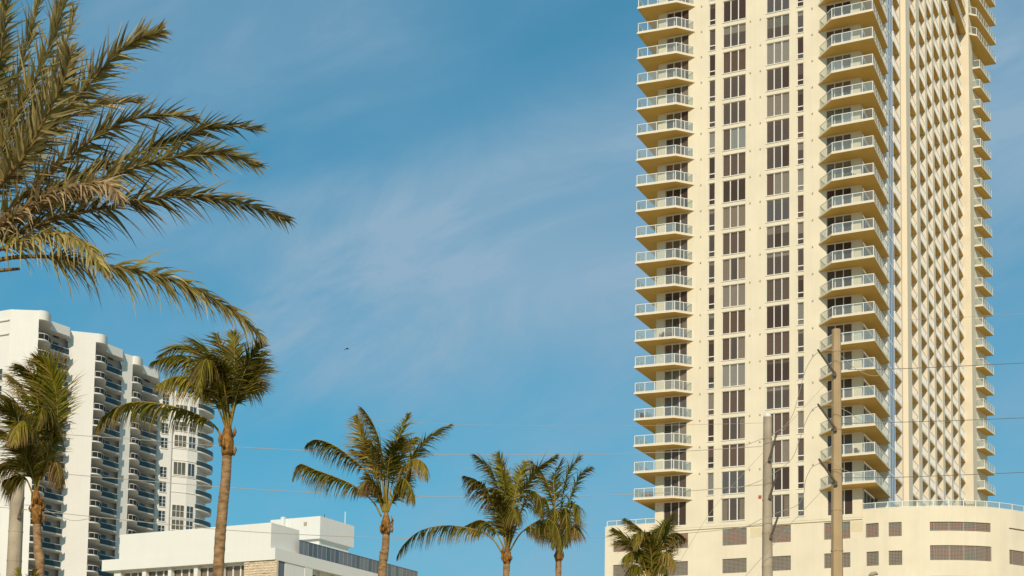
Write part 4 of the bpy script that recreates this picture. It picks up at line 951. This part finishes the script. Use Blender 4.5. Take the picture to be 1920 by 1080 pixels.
make_palm('coconut_palm', 'dark trunked coconut palm with ragged crown, right of the close pair', 'palm tree', 58,
    (1047, 1036), [(1047, 1050), (1047, 1058), (1047, 1068), (1047, 1080)],
    [(c((1272, 920), (1260, 620), (1195, 380), (1140, 270), (1070, 190)), 0.4, {}),
     (c((1280, 910), (1300, 520), (1350, 280), (1440, 155)), 0.2, {'n': 1.1}),
     (c((1285, 910), (1335, 580), (1395, 400), (1460, 280), (1530, 235)), -0.4, {'L': 0.8}),
     (c((1270, 920), (1220, 620), (1165, 470), (1100, 560)), -0.9, {'droop': 0.6}),
     (c((1285, 920), (1340, 720), (1380, 520), (1425, 560), (1430, 650)), -0.8, {'droop': 0.6}),
     (c((1268, 920), (1230, 760), (1150, 690), (1080, 720)), 0.6, {'droop': 0.7}),
     (c((1290, 920), (1350, 760), (1400, 690), (1440, 760)), -0.5, {'droop': 0.7, 'dead': 0.2}),
     (c((1280, 910), (1250, 520), (1240, 320), (1300, 180)), 0.8, {}),
     (c((1276, 910), (1260, 640), (1250, 560), (1240, 700), (1235, 860)), -1.4, {'droop': 0.7}),
     (c((1282, 910), (1310, 640), (1330, 560), (1340, 700), (1340, 840)), -1.4, {'droop': 0.7})],
    15, L=0.92, n=78, width=0.05, extra=3, rb=0.12, petiole=0.42)

# short palm in front of the podium
c = lambda *p: CR(1080, 960, 8.0, *p)
make_palm('coconut_palm', 'short green coconut palm whose crown stands before the podium wall', 'palm tree', 44,
    (1222, 1100), [(1222, 1125), (1222, 1150), (1221, 1200), (1220, 1260)],
    [(c((1110, 1000), (1090, 560), (1020, 320), (890, 200), (740, 100)), 0.3, {}),
     (c((1100, 1000), (1060, 560), (985, 330), (920, 330), (900, 550)), -1.0, {'droop': 0.4, 'L': 0.9}),
     (c((1095, 1000), (980, 680), (860, 490), (720, 380), (560, 260)), -0.3, {'n': 1.2}),
     (c((1080, 1020), (990, 700), (870, 590), (760, 640), (740, 720)), -0.8, {'droop': 0.7}),
     (c((1060, 1040), (980, 860), (880, 800), (800, 900)), -0.6, {'droop': 0.7}),
     (c((1150, 1000), (1190, 620), (1260, 320), (1340, 130)), 0.5, {}),
     (c((1150, 1000), (1250, 560), (1350, 270), (1465, 40)), -0.2, {}),
     (c((1160, 1000), (1280, 560), (1380, 370), (1500, 310), (1650, 400)), 0.2, {'droop': 0.6, 'dead': 0.15}),
     (c((1180, 1020), (1260, 720), (1350, 610), (1450, 700), (1480, 800)), -0.8, {'droop': 0.8, 'dead': 0.2}),
     (c((1125, 1000), (1150, 560), (1190, 270)), 0.7, {'L': 0.7}),
     (c((1140, 1000), (1160, 640), (1140, 480), (1060, 420)), 0.8, {'L': 0.8}),
     (c((1160, 1020), (1220, 820), (1290, 780), (1360, 880)), -1.0, {'droop': 0.7})],
    16, L=0.66, n=72, width=0.05, extra=4, rb=0.13, boots=True, petiole=0.36)
# crown tips of a low palm at the bottom left
make_palm('coconut_palm', 'low palm at bottom left, only frond tips rising into view', 'palm tree', 40,
    (50, 1235), [(50, 1260), (50, 1290), (50, 1330), (50, 1370)],
    [([(50, 1240), (47, 1160), (42, 1105), (36, 1066)], 0.3, {}), ([(51, 1240), (54, 1165), (60, 1110), (64, 1070)], -0.3, {}), ([(48, 1240), (30, 1170), (12, 1115), (-5, 1068)], 0.2, {}),
     ([(53, 1240), (75, 1180), (100, 1130), (130, 1110)], -0.5, {}), ([(48, 1240), (10, 1200), (-30, 1190), (-60, 1230)], -0.5, {}), ([(53, 1240), (95, 1215), (125, 1240), (140, 1290)], 0.4, {})],
    17, L=0.55, n=46, width=0.05, extra=2, rb=0.13, petiole=0.36)

# the big date palm reaching in at upper left
def P(*p): return list(p)
make_palm('date_palm', 'large feathery date palm reaching in from the upper left', 'palm tree', 20,
    (-85, 500), [(-88, 600), (-90, 760), (-92, 950), (-95, 1200)],
    [(P((-70, 500), (0, 452), (104, 412), (223, 384), (332, 369), (446, 380), (538, 412)), -0.3, {'n': 1.4, 'droop': 0.25, 'L': 1.1}),
     (P((-70, 505), (0, 487), (60, 481), (130, 485), (207, 500), (300, 518), (370, 545), (440, 585), (490, 630)), -0.6, {'n': 1.6, 'droop': 0.55, 'start': 0.30, 'L': 1.15}),
     (P((-70, 500), (0, 468), (60, 446), (115, 438), (160, 455), (192, 505)), -0.9, {'droop': 0.6, 'start': 0.2, 'L': 1.1}),
     (P((-70, 495), (0, 425), (80, 370), (150, 348), (200, 345), (222, 365)), -0.8, {'dead': 0.5, 'droop': 0.5}),
     (P((-70, 495), (0, 435), (70, 392), (140, 368), (215, 345)), 0.5, {'dead': 0.35}),
     (P((-70, 490), (10, 400), (119, 303), (207, 240), (290, 215), (366, 224)), -0.2, {'n': 1.2}),
     (P((-70, 490), (40, 390), (150, 330), (250, 290), (330, 262), (400, 238), (484, 240)), 0.4, {'n': 1.3}),
     (P((-70, 490), (60, 395), (170, 345), (260, 312), (345, 292), (415, 288), (484, 310)), -0.3, {'n': 1.3}),
     (P((-70, 485), (0, 347), (62, 270), (130, 197), (187, 135), (244, 82), (302, 58)), -0.2, {'n': 1.4}),
     (P((-70, 485), (0, 340), (60, 270), (120, 225), (180, 200), (262, 188)), 0.9, {'n': 1.1, 'dead': 0.1}),
     (P((-75, 480), (-20, 330), (30, 220), (75, 130), (110, 40), (130, -40)), -0.3, {'n': 1.5}),
     (P((-75, 480), (-30, 320), (10, 200), (50, 90), (80, -20)), 0.4, {'n': 1.4}),
     (P((-78, 480), (-45, 320), (-15, 190), (5, 70), (15, -60)), -0.5, {'n': 1.4}),
     (P((-75, 480), (-10, 340), (40, 255), (80, 180), (115, 110), (140, 20)), 0.7, {'n': 1.4}),
     (P((-75, 480), (-10, 360), (40, 300), (80, 230), (120, 150), (130, 95)), -0.9, {'n': 1.2, 'dead': 0.1}),
     (P((-80, 480), (-50, 350), (-30, 240), (-10, 120), (-5, 0)), 0.9, {'n': 1.3}),
     (P((-95, 485), (-160, 360), (-240, 280), (-340, 250)), 0.4, {}), (P((-100, 490), (-200, 420), (-320, 410), (-420, 470)), -0.4, {}), (P((-95, 480), (-120, 320), (-150, 170), (-200, 60)), 0.2, {})],
    21, L=0.58, n=105, width=0.042, kind='date', rb=0.24, r0=0.035, boots=True, group='date palm', wind=(0.1, 0, -0.05), extra=0, petiole=0.5)
st = MB(); b0 = at(-70, 508, 20); q0 = at(37, 504, 20); st.tube([b0, at(0, 507, 19.9), q0], [0.03, 0.025, 0.018], 6)
o_ = bpy.data.objects.get('date_palm'); st2 = MB(tuple(o_.location)); st2.tube([b0, at(0, 507, 19.9), q0], [0.03, 0.025, 0.018], 6); put('cut_stalk', st2.mesh('cut_stalk', M['daterachis'], True), o_)

# ------------------------------------------------------------------ bird and street lamp
bp = at(650.5, 654.5, 90)
bd = tag(put('bird', None, None, tuple(bp)), 'small dark bird gliding alone in the open sky', 'bird')
q = MB()
q.tube([(-0.13, 0, 0.0), (-0.06, 0, 0.01), (0.03, 0, 0.015), (0.10, 0, 0.02), (0.15, 0, 0.02), (0.18, 0, 0.015)], [0.008, 0.035, 0.05, 0.035, 0.026, 0.005], 8)
put('body', q.mesh('body', M['bird'], True), bd)
for s_ in (-1, 1):
    q = MB(); L_ = [(0.06, 0.0, 0.05), (0.05, 0.16, 0.085), (-0.02, 0.34, 0.03), (-0.12, 0.46, -0.01)]; T_ = [(-0.07, 0.0, 0.045), (-0.06, 0.16, 0.075), (-0.09, 0.34, 0.02), (-0.14, 0.46, -0.012)]
    for i in range(3):
        f = [(p_[0], p_[1] * s_, p_[2]) for p_ in (L_[i], L_[i + 1], T_[i + 1], T_[i])]; q.face(f); q.face([(p_[0], p_[1], p_[2] - 0.012) for p_ in f[::-1]])
    put('wing', q.mesh('wing', M['bird'], True), bd)
bd.rotation_euler = (R_(5), R_(-3), R_(25)); bd.scale = (0.78, 0.78, 0.6)
lt = at(1634, 1076, 55)
lampo = thing('street_lamp', 'grey street lamp head just showing above the bottom edge', 'street lamp', (lt.x, lt.y, 0))
q = MB(); q.tube([(0, 0, 0), (0, 0, lt.z * 0.6), (0, 0, lt.z - 0.1)], [0.09, 0.07, 0.05], 8); put('post', q.mesh('post', M['steel'], True), lampo)
q = MB(); q.tube([(-0.10, 0, lt.z - 0.06), (0.02, 0, lt.z), (0.16, 0, lt.z + 0.02), (0.24, 0, lt.z - 0.02)], [0.03, 0.075, 0.07, 0.02], 8); put('head', q.mesh('head', M['concrete2'], True), lampo)
